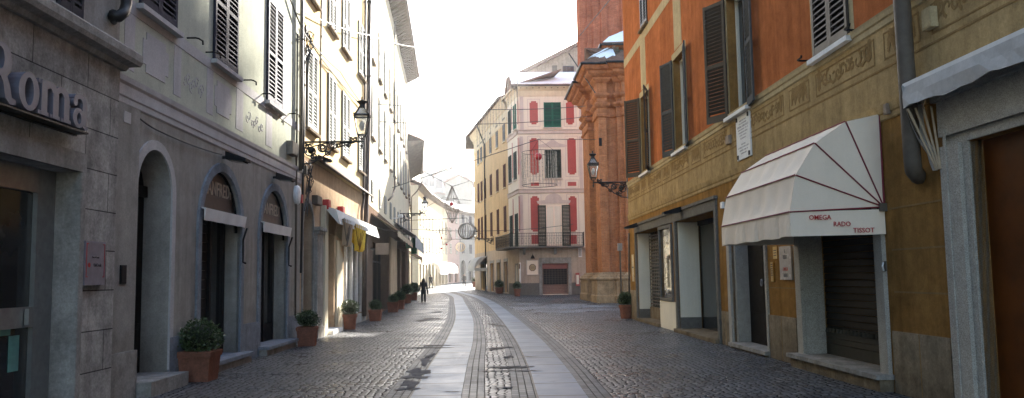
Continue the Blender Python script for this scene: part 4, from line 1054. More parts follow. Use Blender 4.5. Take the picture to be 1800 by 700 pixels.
# hill with houses behind
hm = MB(); hx = [-160, -110, -70, -45, -25, -8, 10, 30, 60, 110, 180]; hy = [172, 195, 230, 290, 380, 520]; hz_ = [2.2, 7, 15, 22, 34, 40]
hm.v = [(x, y, hz_[j] + (2.5 * math.sin(x * .05 + j) if j else 0) + (0 if j else gz(y) - 3.5)) for j, y in enumerate(hy) for x in hx]; n = len(hx)
hm.f = [(j*n+i, j*n+i+1, (j+1)*n+i+1, (j+1)*n+i) for j in range(len(hy)-1) for i in range(n-1)]
structure('hill', hm, surf('hill_ground', (.08, .085, .05), .3, .2, .9, .2, 5, 0), smooth=True)
def hillhouse(label, px0, px1, ytop, ypk, d, mat, zbase, win=2):
    A, B = AT(px0, 480, d), AT(px1, 480, d); w = B.x - A.x; zt = AT(px0, ytop, d).z; zp = AT((px0 + px1) / 2, ypk, d).z
    t = T('hillside_house', label, 'house', (A.x, A.y, zbase), 0, 'houses on the hill behind the street end'); h = zt - zbase; pk = zp - zbase
    O('wall', MB().prism([(0, -2), (w, -2), (w, h), (w / 2, pk), (0, h)], 0, 10), mat, t)
    r = O('roof', MB().prism([(-.4, h - .1), (w / 2, pk + .05), (w + .4, h - .1), (w + .4, h + .2), (w / 2, pk + .4), (-.4, h + .2)], -.5, 10.5), MT['roof'], t)
    for k in range(win): x = w * (k + .5) / win; O('window', MB().box(x - .7, x + .7, -.06, .05, h - 2.9, h - .9), MT['sh_grey'], t)
    O('chimney', MB().box(w * .7, w * .7 + 1, 4, 5.2, h, pk + 1.6), MT['gable'], r)
    return t
hillhouse('pale hillside house with a low gable, leftmost above the snowy roofs', 742, 768, 307, 298, 205, MT['far_grey'], 9)
hillhouse('grey hillside house with two shuttered windows under a broad gable', 764, 800, 309, 297, 195, MT['far_grey'], 7)
hillhouse('big plain pale house below the hilltop, right of the wire diamond', 784, 832, 322, 309, 178, MT['far_tan'], 3, 0)
hillhouse('low pale house with a terrace wall behind the curving row', 752, 790, 345, 341, 182, MT['far_tan'], 3, 3)

# ================================================================== RIGHT SIDE
WR = right_frame(G(1268, 604), 853)
r0 = WR.S(1107, 450)                       # far corner (most negative s)
r1 = 30.0
org = facade(WR, 'orange_building', 'orange house with painted ochre bands, open dark shutters and stone framed shops')
zb1 = (WR.Z(1240, 232) + WR.Z(1500, 64) + WR.Z(1140, 299)) / 3        # orange / ochre boundary
zb0 = (WR.Z(1240, 316) + WR.Z(1130, 378)) / 2                          # lower moulding
# openings
def S_(x, y): return WR.S(x, y)
P0, P1 = S_(1121, 480), S_(1161, 480); PZ = WR.Z(1161, 398)
Q0, Q1 = S_(1192, 480), S_(1262, 480); QZ = WR.Z(1262, 369)
CS0, CS1 = S_(1163, 470), S_(1183, 470)
D0, D1 = S_(1289, 530), S_(1350, 530); DZ = 3.05
U0, U1 = S_(1414, 530), S_(1548, 530); UZ = 3.05
E0 = S_(1719, 450); E1 = E0 + 2.6; EZ = WR.Z(1720, 243)
flo = 0.0
m = MB()
wins = []                                   # upper openings: s0, s1, z0, z1
swz0 = WR.Z(1292, 203); swz1 = swz0 + 2.75
o3 = (S_(1285, 110), S_(1310, 110)); o2 = (S_(1189, 190), S_(1203, 180)); o1 = (S_(1129, 250), S_(1141, 240)); o4 = (S_(1435, 80), S_(1494, 50))
ww = 1.4
o3c = (o3[0] + o3[1]) / 2; o2c = (o2[0] + o2[1]) / 2; o1c = (o1[0] + o1[1]) / 2; o4c = (o4[0] + o4[1]) / 2
WN = [(cc - ww / 2, cc + ww / 2) for cc in (o1c, o2c, o3c)]
m.sheet(rect(r0, r1, -.4, zb1), [rect(P0, P1, .06, PZ), rect(CS0, CS1, .95, WR.Z(1172, 402)), rect(Q0, Q1, .06, QZ), rect(D0, D1, .1, DZ), rect(U0, U1, .2, UZ), rect(E0, E1, .06, EZ)], 0, [.55, .12, .7, .4, .42, .8])
m.sheet(rect(r0, r1, zb1, 14.6), [rect(a, b, swz0, swz1) for a, b in WN], 0, [.3] * 3)
body(m, r0, r1, 14.6, y0=.86, y1=10)
O('wall', m, MT['ochre_low'], org)
m = MB(); m.sheet(rect(r0 + .004, r1, zb1 + .004, 14.6), [rect(a - .16, b + .16, swz0 - .05, swz1 + .2) for a, b in WN], -.008, [.007] * 3); upo = O('upper_wall', m, MT['orange'], org)
# window surrounds in ochre paint, upper floor belt, vertical ochre bands
for a, b in WN:
    O('window_surround', MB().prism(rect(a - .158, b + .158, swz0 - .048, swz1 + .198), -.006, -.001, [rect(a, b, swz0, swz1)]), MT['ochre_trim'], org)
zu = WR.Z(1134, 48)
O('painted_band', MB().box(r0 + .01, r1, -.016, -.009, zu - .35, zu - .02), MT['ochre_trim'], upo)
for a, b in WN: 
    cc = (a + b) / 2
    O('painted_band', MB().box(cc - .45, cc + .45, -.0145, -.009, swz1 + .22, zu - .354), MT['ochre_trim'], upo)
# frieze
fz = O('painted_frieze', MB().box(r0 + .006, r1, -.008, -.001, zb0 + .004, zb1 - .003), MT['ochre'], org)
O('frieze_moulding', MB().sweep([(r1, 0), (r0 + .008, 0)][::-1], [(.009, zb1 - .18), (.03, zb1 - .16), (.03, zb1 - .08), (.05, zb1 - .06), (.06, zb1 + .0), (.07, zb1 + .03), (.009, zb1 + .04)]), MT['ochre_trim'], org)
O('frieze_moulding', MB().sweep([(r0 + .008, 0), (r1, 0)], [(.009, zb0 - .16), (.02, zb0 - .14), (.02, zb0 - .07), (.035, zb0 - .05), (.045, zb0 + .02), (.05, zb0 + .07), (.009, zb0 + .08)]), MT['ochre'], org)
zj = zb0 + (zb1 - zb0) * .42
O('painted_line', MB().box(r0 + .01, r1, -.0145, -.009, zj, zj + .03), MT['ochre_dark'], fz)
def outline(a, b, z0, z1, w=.025): return MB().prism(rect(a, b, z0, z1), -.0135, -.009, [rect(a + w, b - w, z0 + w, z1 - w)])
rnd = random.Random(9); s_ = r0 + .4; k = 0
while s_ < 14.5:
    wd = 2.1 if k % 2 == 0 else .95
    O('painted_panel', outline(s_, s_ + wd, zj + .12, zb1 - .25), MT['ochre_dark'], fz)
    m = MB(); zc = (zj + zb1) / 2; hh = (zb1 - zj) / 2 - .26
    if k % 2 == 0:
        for j in range(11):
            u = (j + .5) / 11; cx = s_ + .12 + (wd - .24) * u; cz = zc - hh * .15 + hh * .55 * (abs(u - .5) * 2) ** 2 - hh * .3
            m.prism(stroke(spiral((cx, cz), rnd.uniform(.09, .15), rnd.uniform(.8, 1.3), rnd.uniform(0, 6), rnd.choice((-1, 1)), 9), [.05] * 5 + [.03] * 5), -.0125 - .0004 * j, -.009)
        for q in (0, 1):
            for j in range(5): m.prism(ell(s_ + (.14 if q == 0 else wd - .14) + rnd.uniform(-.03, .03), zc + hh * (.7 - j * .36), rnd.uniform(.04, .075), rnd.uniform(.06, .1), n=8)[:-1], -.0118 - .0003 * j, -.009)
    else:
        for j in range(5):
            zz = zc + hh * (.45 - j * .32); n = 8
            m.prism(stroke([(s_ + .12 + (wd - .24) * i / n, zz + (.07 if i % 2 else -.07)) for i in range(n + 1)], .05), -.0125 - .0004 * j, -.009)
        m.prism(stroke(ell(s_ + wd / 2, zc + hh * .95, wd * .33, hh * .35, 180, 360, 8), .09), -.0148, -.009)
    O('painted_ornament', m, MT['ochre_dark'], fz); s_ += wd + .28; k += 1
# joints of the painted blocks below the frieze
for z in (WR.Z(1620, 358), WR.Z(1620, 436), WR.Z(1620, 515)):
    for a, b in ((S_(1569, 450), S_(1675, 450)), (S_(1352, 500), S_(1401, 500))): O('painted_joint', MB().box(a, b, -.006, .0, z - .012, z + .012), MT['ochre_dark'], org)
# stone plinths
for a, b, z in ((S_(1353, 590), S_(1404, 590), WR.Z(1375, 556)), (S_(1572, 620), S_(1678, 620), WR.Z(1620, 588)), (S_(1271, 590), S_(1288, 590), WR.Z(1280, 548)), (r0, P0 - .16, WR.Z(1112, 510))):
    O('plinth', MB().box(a + .03, b - .03, -.03, .0, -.3, z), MT['plinth'], org)
    mid = (a + b) / 2
    if b - a > .6: O('plinth_joint', MB().box(mid - .008, mid + .008, -.033, -.029, -.3, z), MT['ochre_dark'], org)
# frames of the two bay shop
m = MB(); fw = .17
m.box(P0 - fw, P0, -.06, .06, -.1, PZ); m.box(P0 - fw, Q1 + fw, -.06, .06, max(PZ, QZ) + .004, max(PZ, QZ) + .26)
m.box(P0 - fw - .05, Q1 + fw + .05, -.10, .02, max(PZ, QZ) + .264, max(PZ, QZ) + .34)
m.box(Q1, Q1 + fw, -.06, .06, -.1, max(PZ, QZ)); m.box(Q0 - .2, Q0, -.06, .06, -.1, max(PZ, QZ))
O('shop_surround', m, MT['granite_dk'], org)
for nm, a, z, dp in (('far', P0, PZ, .5), ('near', Q0, QZ, .62)):
    O('side_panel', MB().box(a + .002, a + .06, .03, dp, .42, z - .02), MT['white_panel'], org)
    O('panel_base', MB().box(a + .002, a + .08, .02, dp, .0, .417), MT['granite_dk'], org)
gl = O('shop_glass', MB().box(P0, P1, .5, .53, .06, PZ), MT['glass'], org)
m = MB(); n = 12
for i in range(n + 1): x = P0 + .1 + (P1 - P0 - .1) * i / n; m.tube([(x, .44, .5), (x, .44, PZ)], .012, 4)
nz = 22
for i in range(nz): z = .5 + (PZ - .5) * i / nz; m.box(P0 + .1, P1, .43, .45, z - .02, z + .02)
O('roll_grille', m, MT['zinc'], gl)
O('threshold', MB().box(P0 - .1, P1 + .05, -.12, .5, -.1, .1), MT['plinth'], org)
O('threshold', MB().box(Q0 - .1, Q1 + .1, -.16, .66, -.1, .1), MT['plinth'], org)
O('bulkhead', MB().box(P0 + .1, P1, .40, .49, .1, .5), MT['plinth'], org)
gl = O('shop_glass', MB().box(Q0, Q1, .66, .69, .06, QZ), MT['glass'], org)
m = MB(); m.box(Q0 + (Q1 - Q0) * .45, Q0 + (Q1 - Q0) * .45 + .1, .6, .66, .1, QZ); m.box(Q0, Q1, .6, .655, QZ - .12, QZ); O('shop_frame', m, MT['black'], gl)
# little show case between the bays
cz0, cz1 = .95, WR.Z(1172, 402)
sc = O('show_case', MB().box(CS0, CS1, .10, .118, cz0, cz1), MT['backing'], org)
O('case_frame', MB().prism(rect(CS0 - .09, CS1 + .09, cz0 - .1, cz1 + .1), -.07, -.002, [rect(CS0, CS1, cz0, cz1)]), MT['granite_dk'], sc)
rn = random.Random(4)
for i in range(16):
    x = rn.uniform(CS0 + .08, CS1 - .22); z = cz0 + .12 + (cz1 - cz0 - .5) * i / 16
    O('display_item', MB().hexa([(x, .04, z), (x + .14, .05, z + .03), (x + .12, .09, z + .02), (x, .09, z), (x + .02, .05, z + .1), (x + .15, .05, z + .13), (x + .13, .09, z + .14), (x, .09, z + .12)]), rn.choice([MT['white'], MT['goods'], MT['wine'], MT['brass'], MT['white_panel']]), sc)
O('case_glass', MB().box(CS0, CS1, .0, .004, cz0, cz1), MT['cglass'], sc)
O('pier_base', MB().box(P1 + .02, Q0 - .203, -.05, .0, -.2, .84), MT['white_panel'], org)
# stone framed house door
m = MB(); m.box(D0 - .2, D0, -.06, .05, -.1, DZ); m.box(D1, D1 + .08, -.05, .05, -.1, DZ); m.box(D0 - .2, D1 + .08, -.06, .05, DZ + .003, DZ + .25); m.box(D0, D0 + .12, .05, .38, .13, DZ)
O('door_surround', m, MT['granite'], org)
dd = O('house_door', MB().box(D0 + .12, D1, .34, .39, .12, DZ), MT['door_wood'], org)
m = MB(); x0 = D0 + .2; xm = (D0 + .12 + D1) / 2
m.box(xm - .03, xm + .03, .31, .34, .15, DZ)
for a, b in ((x0, xm - .08), (xm + .08, D1 - .08)):
    for z0, z1 in ((.3, .8), (.95, 2.0), (2.15, 2.9)): m.box(a, b, .32, .34, z0, z1)
O('door_panel', m, MT['door_wood'], dd)
for x in (xm - .14, xm + .14): O('handle', MB().tube([(x + .05 * math.cos(k * PI / 6), .30, 1.45 + .07 * math.sin(k * PI / 6)) for k in range(13)], .012, 6), MT['alu'], dd)
O('door_step', MB().box(D0 - .05, D1 + .1, -.14, .34, .045, .12), MT['stone_trim'], org)
O('step_base', MB().box(D0, D1 + .05, -.09, .34, -.1, .042), MT['plinth'], org)
# shop with the rolling shutter
m = MB(); m.box(U0 - .24, U0, -.06, .05, -.1, UZ); m.box(U1, U1 + .24, -.06, .05, -.1, UZ); m.box(U0 - .24, U1 + .24, -.06, .05, UZ + .003, UZ + .25); m.box(U0 - .002, U0 + .015, .0, .35, .236, UZ); m.box(U1 - .015, U1 + .002, .0, .35, .236, UZ)
O('shop_surround', m, MT['granite'], org)
z = .3; m = MB()
for a, b in ((.24, .42), (.43, .52), (.53, .62)): m.box(U0, U1, .36, .40, a, b)
O('shutter_foot', m, MT['shutter_pale'], org)
m = MB(); z = .63
while z < UZ:
    m.hexa([(U0, .37, z), (U1, .37, z), (U1, .385, z + .1), (U0, .385, z + .1), (U0, .39, z), (U1, .39, z), (U1, .40, z + .1), (U0, .40, z + .1)])
    z += .112
rs = O('rolling_shutter', m, MT['shutter_metal'], org)
n = 20; rv = MB().lathe([(.0, 0), (.045, .0), (.03, .07), (0, .08)], (0, 0, 0), 6).mesh('catch', MT['shutter_pale'])
for i in range(n): O('catch', rv, None, rs, (U0 + (U1 - U0) * (i + .5) / n, .36, .62))
O('sill_step', MB().box(U0 - .3, U1 + .3, -.26, .36, .17, .235), MT['stone_trim'], org)
O('step_base', MB().box(U0 - .24, U1 + .26, -.2, .36, -.2, .167), MT['plinth'], org)
# big stone doorway at the picture's edge
m = MB(); ja = S_(1674, 450); jz = EZ + .55
m.box(ja, E0 - .12, -.08, .05, -.1, EZ + .0); m.box(E0 - .118, E0, -.03, .14, -.1, EZ); m.box(E1, E1 + .5, -.08, .05, -.1, EZ)
m.box(ja, E1 + .5, -.08, .05, EZ + .12, jz); m.box(ja - .05, E1 + .55, -.13, .02, jz + .003, jz + .1); m.box(ja, E1 + .5, -.03, .14, EZ + .003, EZ + .117)
m.box(ja + .12, ja + .16, -.095, -.078, .0, EZ + .2)
O('doorway_surround', m, MT['granite'], org)
O('wooden_door', MB().box(E0, E1, .15, .2, .06, EZ), MT['door_orange'], org)
O('threshold', MB().box(E0 - .5, E1 + .5, -.2, .5, -.1, .08), MT['granite'], org)
# windows
for i, ((a, b), (oa, ob), mt) in enumerate(zip(WN, ((2.47, 2.8), (2.86, 2.95), (2.68, 3.0)), ('sh_brown', 'sh_slate', 'sh_brown'))):
    w = b - a; h = swz1 - swz0
    o = O('window', MB().box(0, w, .27, .295, 0, h), MT['glass'], org, (a, 0, swz0))
    m = MB(); m.prism(rect(0.002, w - .002, .002, h - .002), .2, .265, [rect(.07, w / 2 - .04, .08, h - .07), rect(w / 2 + .04, w - .07, .08, h - .07)]); O('sash', m, MT['white_panel'], o)
    for side, x, an in ((1, .0, oa), (-1, w, ob)):
        mt2 = MT[mt] if not (i == 2 and side == -1) else MT['sh_slate']
        lf = bpy.data.objects.new('shutter', leaf(w / 2, h + .05, side, mt2, .085)); link(lf, o, Matrix.Translation((x, -.05, -.03)) @ Matrix.Rotation(-side * an, 4, 'Z'))
    O('sill', MB().box(-.1, w + .1, -.14, .19, -.08, -.003), MT['marble'], o)
a4, b4 = o4c - .66, o4c + .66; h4 = 2.7; z4_ = WR.Z(1465, 84)
O('window_surround', MB().prism(rect(a4 - .14, b4 + .14, z4_ - .003, z4_ + h4 + .2), -.014, -.009, [rect(a4, b4, z4_ , z4_ + h4)]), MT['ochre_trim'], upo)
swindow(org, a4, b4, z4_, z4_ + h4, MT['sh_brown'], MT['marble'], pitch=.1)
a5 = S_(1133, 30); swindow(org, a5 - .55, a5 + .55, zu + .05, zu + 2.3, MT['sh_brown'], MT['plinth'], pitch=.1)
for px in (1205, 1300, 1465):
    aa = S_(px, 60); swindow(org, aa - .55, aa + .55, zu + .05, zu + 2.3, MT['sh_brown'], MT['plinth'], pitch=.12)
for i, (px, py, d_) in enumerate(((1421, 107, 'left of the closed orange house window'), (1506, 53, 'right of the closed orange house window'))):
    s_, z_ = WR.P(px, py)
    t = T('shutter_stay', 'small black iron shutter stay ' + d_, 'shutter stay', WR.W(s_, 0, z_), WR.th, 'iron shutter stays on the orange wall')
    O('hook', MB().tube([(0, .02, 0), (0, -.16, .0), (.04, -.2, 0), (.2, -.2, .01), (.21, -.2, .04)], .018, 5), MT['black'], t)
roof(org, r0 + .05, r1, 14.6, .9, 10, 3.0)

# ---- red piped awning (sharp shapes read off its near end)
sn = S_(1553, 300)
apx = WR.Q(1557, 364, sn); 
ring = [WR.Q(1551, 201, sn), WR.Q(1486, 214, sn), WR.Q(1432, 252, sn), WR.Q(1398, 308, sn), WR.Q(1388, 373, sn)]
low = [WR.Q(1549, 412, sn), WR.Q(1389, 416, sn)]
sf = WR.S(1269, 434, low[1][0] ) 
t = T('awning', 'cream dutch awning with wine red piping and red watch names', 'awning', WR.W(0, 0, 0), WR.th)
m = MB(); ap = (min(-.03, apx[0]), apx[1]); R_ = [(min(-.02, ring[0][0]), ring[0][1])] + ring[1:]
for sv_, fl in ((sn, 0), (sf, 1)):
    for i in range(4):
        # slightly sagging cloth between the ribs
        a, b = R_[i], R_[i+1]; mid = ((a[0]+b[0])/2*.998+ap[0]*.002, (a[1]+b[1])/2*.998+ap[1]*.002)
        sg_ = .03 if fl == 0 else -.03
        m.add([(sv_, ap[0], ap[1]), (sv_, a[0], a[1]), (sv_ , mid[0], mid[1]), (sv_, b[0], b[1])], [(0, 1, 2), (0, 2, 3)])
N = 26
for i in range(4):
    a, b = R_[i], R_[i+1]; vs = []; rows = 6
    for k in range(N + 1):
        for j in range(rows + 1):
            u = j / rows; x = sn + (sf - sn) * k / N; ef = min(1, k * .4, (N - k) * .4); y = a[0] + (b[0] - a[0]) * u; z = a[1] + (b[1] - a[1]) * u
            s_g = math.sin(PI * u) * (.03 * math.sin(k * 1.3 + i) + .02 * math.sin(k * 3.1 + i * 2) - .045) + (.012 * math.sin(k * 2.3 + j * 1.7 + i) if 0 < j < rows else 0)
            s_g *= ef; vs.append((x, y - s_g * .5, z + s_g))
    r = rows + 1
    m.add(vs, [(k*r+j, k*r+j+1, (k+1)*r+j+1, (k+1)*r+j) for k in range(N) for j in range(rows)])
O('canvas', m, MT['canvas'], t, smooth=True)
v = MB(); yb, zt_ = R_[4]; zl = low[1][1]; vs = []
for k in range(N + 1):
    x = sn + (sf - sn) * k / N; wv = .018 * math.sin(k * 1.1) + .01 * math.sin(k * 2.7)
    vs += [(x, yb, zt_), (x, yb - wv * .6, (zt_ + zl) / 2), (x, yb - wv, zl + .01 * math.sin(k * .9))]
v.add(vs, [(k*3+j, k*3+j+1, k*3+4+j, k*3+3+j) for k in range(N) for j in range(2)])
yv = [yb + (-.02 - yb) * k / 12 for k in range(13)]; vs = []
zw = low[0][1]
for k, y in enumerate(yv): vs += [(sn + .004 + .006 * math.sin(k * 1.3), y, zt_ + (ap[1] - .03 - zt_) * k / 12), (sn + .006 + .008 * math.sin(k * 1.3), y, zl + (zw - zl) * k / 12)]
v.add(vs, [(2*k, 2*k+1, 2*k+3, 2*k+2) for k in range(12)])
vs = [(sf - .004, y, z) for y in (yb, -.02) for z in (zt_, zl)]; v.add(vs, [(0, 1, 3, 2)])
O('valance', v, MT['canvas'], t)
m = MB(); pr = .011
for sv_ in (sn + .012, sf - .012):
    for i in range(5): m.tube([(sv_, ap[0], ap[1]), (sv_, R_[i][0], R_[i][1])], pr, 5)
    m.tube([(sv_, -.02, R_[0][1]), (sv_, -.02, ap[1])], pr, 5)
for i in range(1, 5): m.tube([(sn, R_[i][0] - .008, R_[i][1] + .004), (sf, R_[i][0] - .008, R_[i][1] + .004)], pr, 5)
O('piping', m, MT['wine'], t)
O('hinge', MB().box(sn - .05, sn + .05, -.1, .0, ap[1] - .06, ap[1] + .05), MT['zinc'], t); O('hinge', MB().box(sf - .05, sf + .05, -.1, .0, ap[1] - .06, ap[1] + .05), MT['zinc'], t)
# names on the end valance: text facing along +s (towards the camera)
EndM = Matrix.Translation((sn + .03, 0, 0)) @ Matrix.Rotation(PI / 2, 4, 'Z')
def vtext(word, px0, px1, py0, py1):
    a = WR.Q(px0, py1, sn + .03); b = WR.Q(px1, py0, sn + .03); h_ = abs(WR.Q((px0 + px1) / 2, py0, sn)[1] - WR.Q((px0 + px1) / 2, py1, sn)[1])
    o = text(word, h_ / .72, MT['red'], t, (a[0], 0, a[1]), .003, M=EndM, align='LEFT', bold=.008)
    wtxt = max(v_.co.x for v_ in o.data.vertices); k = abs(b[0] - a[0]) / wtxt
    for v_ in o.data.vertices: v_.co.x *= k
vtext('OMEGA', 1422, 1461, 378, 386.5); vtext('RADO', 1465, 1495, 389.5, 398); vtext('TISSOT', 1500, 1537, 400.5, 409)

# ---- folded awning over the doorway at the edge
s0_ = S_(1640, 200); zt0 = WR.Z(1628, 137, -.28)
t = T('awning', 'folded grey white awning with bare ribs over the stone doorway', 'awning', WR.W(s0_, 0, 0), WR.th); L = 5.4
m = MB(); m.hexa([(-.05, -.34, zt0 - .02), (L, -.34, zt0 - .02), (L, -.02, zt0 + .1), (-.05, -.02, zt0 + .1), (-.05, -.34, zt0 + .03), (L, -.34, zt0 + .03), (L, -.02, zt0 + .15), (-.05, -.02, zt0 + .15)]); O('cassette', m, MT['canvas_white'], t)
v = MB(); vs = []; N = 30
for k in range(N + 1):
    x = -.03 + L * k / N; q = .012 * math.sin(k * .7) + .008 * math.sin(k * 1.3)
    vs += [(x, -.345, zt0 - .02), (x, -.36 + q * .7, zt0 - .14), (x, -.355 - q, zt0 - .29 + .02 * math.sin(k * .8) + .012 * math.sin(k * 2.1)), (x, -.30, zt0 - .25)]
v.add(vs, [(4*k+j, 4*k+j+1, 4*k+5+j, 4*k+4+j) for k in range(N) for j in range(3)]); O('canvas', v, MT['canvas_grey'], t)
zf = WR.Z(1660, 298)
r = MB()
for i in range(4): r.tube([(.03 + .05 * i, -.33 + .07 * i, zt0 - .3), (.15 + .03 * i, -.08, zf)], .014, 6)
O('ribs', r, MT['canvas_beige'], t)
v = MB(); vs = []; N = 10
for k in range(N + 1):
    u = k / N; z = zt0 + (zf - zt0) * u; bl = math.sin(PI * min(1, u * 1.25)) * .22; vs += [(.0 + .1 * u - bl * .5, -.38 * (1 - u * .8), z), (-.06 - bl + .012 * math.sin(k * 2) + .1 * u, -.26 * (1 - u * .7), z), (-.04 - bl * .8 + .12 * u, -.03, z)]
v.add(vs, [(3*k+j, 3*k+j+1, 3*k+4+j, 3*k+3+j) for k in range(N) for j in range(2)]); O('side_cloth', v, MT['canvas_grey'], t)

# ---- right hand small things
t, w, h = plate('memorial_plaque', 'white marble memorial plaque with engraved lines and four dark studs', 'plaque', WR, 1293, 208, 1320, 273, 0, .04, MT['marble'])
m = MB(); rn = random.Random(12)          # the engraving is too worn to read: rows of small letter strokes only
for i, (wd, sz) in enumerate(((.5, 1), (.55, 1), (.8, 1.5), (.72, 1), (.66, 1), (.5, 1), (.4, 1), (0, 0), (.3, 1), (.78, 1), (.62, 1), (.4, 1))):
    if not wd: continue
    x = w * (.5 - wd / 2); zc = h * (.87 - i * .067)
    while x < w * (.5 + wd / 2):
        lw = rn.uniform(.006, .012); lh = h * .017 * sz
        if rn.random() > .16: m.box(x, x + lw, -.0425, -.04, zc - lh, zc + lh * rn.uniform(.6, 1))
        x += lw + rn.uniform(.008, .014)
O('lettering', m, MT['engraved'], t)
for x, z in ((.09, .93), (.91, .93), (.09, .07), (.91, .07)): O('stud', MB().box(w * x - .03, w * x + .03, -.06, -.04, h * z - .045, h * z + .045), MT['black'], t)
wallbox('wall_box', 'small pale box on the frieze left of the marble plaque', 'junction box', WR, 1275, 240, 1281, 252, .08, MT['pink_low'])
wallbox('wall_box', 'small pale box on the wall at the top corner of the cream awning', 'junction box', WR, 1552, 184, 1559, 200, .08, MT['pink_low'])
wallbox('wall_box', 'pale square box on the frieze right of the big downpipe', 'junction box', WR, 1619, 20, 1637, 46, .1, MT['ochre_trim'])
wallbox('wall_box', 'little white box above the corner of the two bay shop frame', 'junction box', WR, 1266, 356, 1270, 366, .05, MT['white'])
t, w, h = plate('door_intercom', 'narrow brass intercom with a column of buttons right of the house door', 'intercom', WR, 1354, 461, 1360, 495, 0, .03, MT['brass'])
for i in range(6): O('button', MB().box(w * .25, w * .75, -.038, -.03, h * (.3 + .11 * i), h * (.3 + .11 * i) + h * .05), MT['ink'], t)
t, w, h = plate('shop_plate', 'transparent acrylic sign with watch names beside the house door', 'sign', WR, 1369, 434, 1392, 492, 0, .04, MT['plexi'])
for i, (tx, mt) in enumerate((('il', 'ink'), ('TISSOT', 'ink'), ('', 'ink'), ('OMEGA', 'red'), ('RADO', 'ink'))):
    if tx: text(tx, h * .16, MT[mt], t, (w / 2, -.041, h * (.80 - .18 * i)), .002, sx=.75)
t, w, h = plate('brass_plate', 'small yellow brass plate above the intercom', 'plaque', WR, 1358, 434, 1366, 455, 0, .012, MT['brass'])
for i in range(3): O('line', MB().box(w * .15, w * .85, -.014, -.012, h * (.25 + .2 * i), h * (.25 + .2 * i) + .015), MT['ink'], t)
t, w, h = plate('brass_plate', 'shiny brass plate on the far corner of the orange house', 'plaque', WR, 1110, 448, 1115, 495, 0, .02, MT['brass'])
O('line', MB().box(w * .2, w * .8, -.022, -.02, h * .5, h * .55), MT['ink'], t)
s_, z_ = WR.P(1674, 480)
t = T('door_bell', 'round bell push beside the granite door jamb', 'doorbell', WR.W(s_, 0, z_), WR.th)
O('ring', MB().lathe([(.01, 0), (.055, 0), (.055, .02), (.03, .03), (0, .03)], n=14), MT['black'], t, M=Matrix.Rotation(PI / 2, 4, 'X')); O('button', MB().lathe([(.001, .03), (.03, .03), (.025, .045), (.0, .05)], n=12), MT['white'], t, M=Matrix.Rotation(PI / 2, 4, 'X'))
s_, z_ = WR.P(1565, 468)
t = T('wall_latch', 'little white iron latch on the right jamb of the rolling shutter shop', 'latch', WR.W(s_, -.06, z_), WR.th)
O('latch', MB().tube([(-.03, -.02, .05), (.0, -.05, .0), (-.03, -.02, -.06)], .012, 5), MT['white'], t); O('latch_plate', MB().box(-.03, .03, -.015, .0, -.07, .07), MT['zinc'], t)
flood('black floodlight above the far bay of the orange house shop', WR, 1124, 397, .3, .55)
flood('black floodlight above the near bay of the orange house shop', WR, 1202, 370, .34, .6)
pipe('downpipe', 'large grey downpipe with elbow shoe on the orange house', WR, [(1584, -90, .2), (1585, 0, .2), (1604, 284, .2), (1606, 300, .17), (1614, 310, .05), (1621, 306, -.1)], .105, MT['zinc'], 'drainpipe')
s_, z_ = WR.P(1586, -6, -.2)
t = T('rain_hopper', 'dark rain hopper at the top of the large grey downpipe', 'rain hopper', WR.W(s_, 0, z_), WR.th)
O('bowl', MB().lathe([(.11, -.02), (.14, .05), (.3, .16), (.32, .22), (.3, .24), (.0, .24)], (0, -.2, 0), 14), MT['zinc'], t); O('strap', MB().box(-.1, .3, -.02, .0, .05, .1), MT['iron'], t)
lamp('wrought iron lantern on a bracket at the orange house corner, brick church behind', WR.W(r0 + .05, 0, WR.Z(1107, 318) - .1), WR.th, L=1.35)
pipe('conduit', 'pair of thin grey pipes at the far corner of the orange house', WR, [(1105.5, 410, .05), (1106, 520, .05)], .03, MT['zinc'], 'conduit')
pp = G(1093, 556)
t = T('parking_post', 'slim grey post with a small meter box behind the terracotta pot', 'post', (pp.x, pp.y, 0))
zp = AT(1090, 430, pp.y).z
O('pole', MB().tube([(0, 0, 0), (0, 0, zp - .2)], .035, 8), MT['zinc'], t); O('box', MB().box(-.09, .09, -.06, .06, zp - .25, zp + .05), MT['alu'], t); O('base', MB().lathe([(.1, 0), (.1, .02), (.05, .05)], n=10), MT['zinc'], t)

# ---------------------------------------------------------------- brick church
pc = G(1050, 533); CX, CY = pc.x + .35, pc.y + .3
ch = T('brick_church', 'brick baroque church with stepped cornices, stone base and snow on its roofs', 'church', (CX, CY, 0))
LEN = G(1017, 526.5).y - CY - .2
path = [(13, 0), (4.1, 0), (4.1, -.25), (2.2, -.25), (2.2, 0), (.55, 0), (.55, -.0), (0, 0)]
path = [(13, 0), (3.0, 0), (3.0, -.55), (1.5, -.55), (1.5, -.3), (1.15, -.3), (1.15, 0), (.5, 0), (.5, -.2), (0, -.2), (0, LEN * .22), (.45, LEN * .22), (.45, LEN * .60), (0, LEN * .60), (0, LEN), (13, LEN)]
path = path[::-1]      # outward on the right of travel
zt1 = AT(1072, 206, CY).z
wl = [(0, 1.75), (0, zt1 + 2.6)]
m = MB(); m.sweep(path, wl)
m.add([(p[0], p[1], zt1 + 2.6) for p in path], [tuple(range(len(path)))])
O('wall', m, MT['brick'], ch)
O('niche_panel', MB().box(.42, .46, LEN * .225, LEN * .595, 1.8, zt1 - .05), MT['niche'], ch)
nd0, nd1 = LEN * .34, LEN * .48
m = MB(); nzt = AT(1052, 352, CY + LEN * .4).z
m.add([(.41, p[0], p[1]) for p in arch(nd0, nd1, 1.9, nzt, n=10)] + [(.43, p[0], p[1]) for p in arch(nd0, nd1, 1.9, nzt, n=10)], [tuple(range(13)), tuple(range(13, 26))])
O('niche_window', m, MT['backing'], ch)
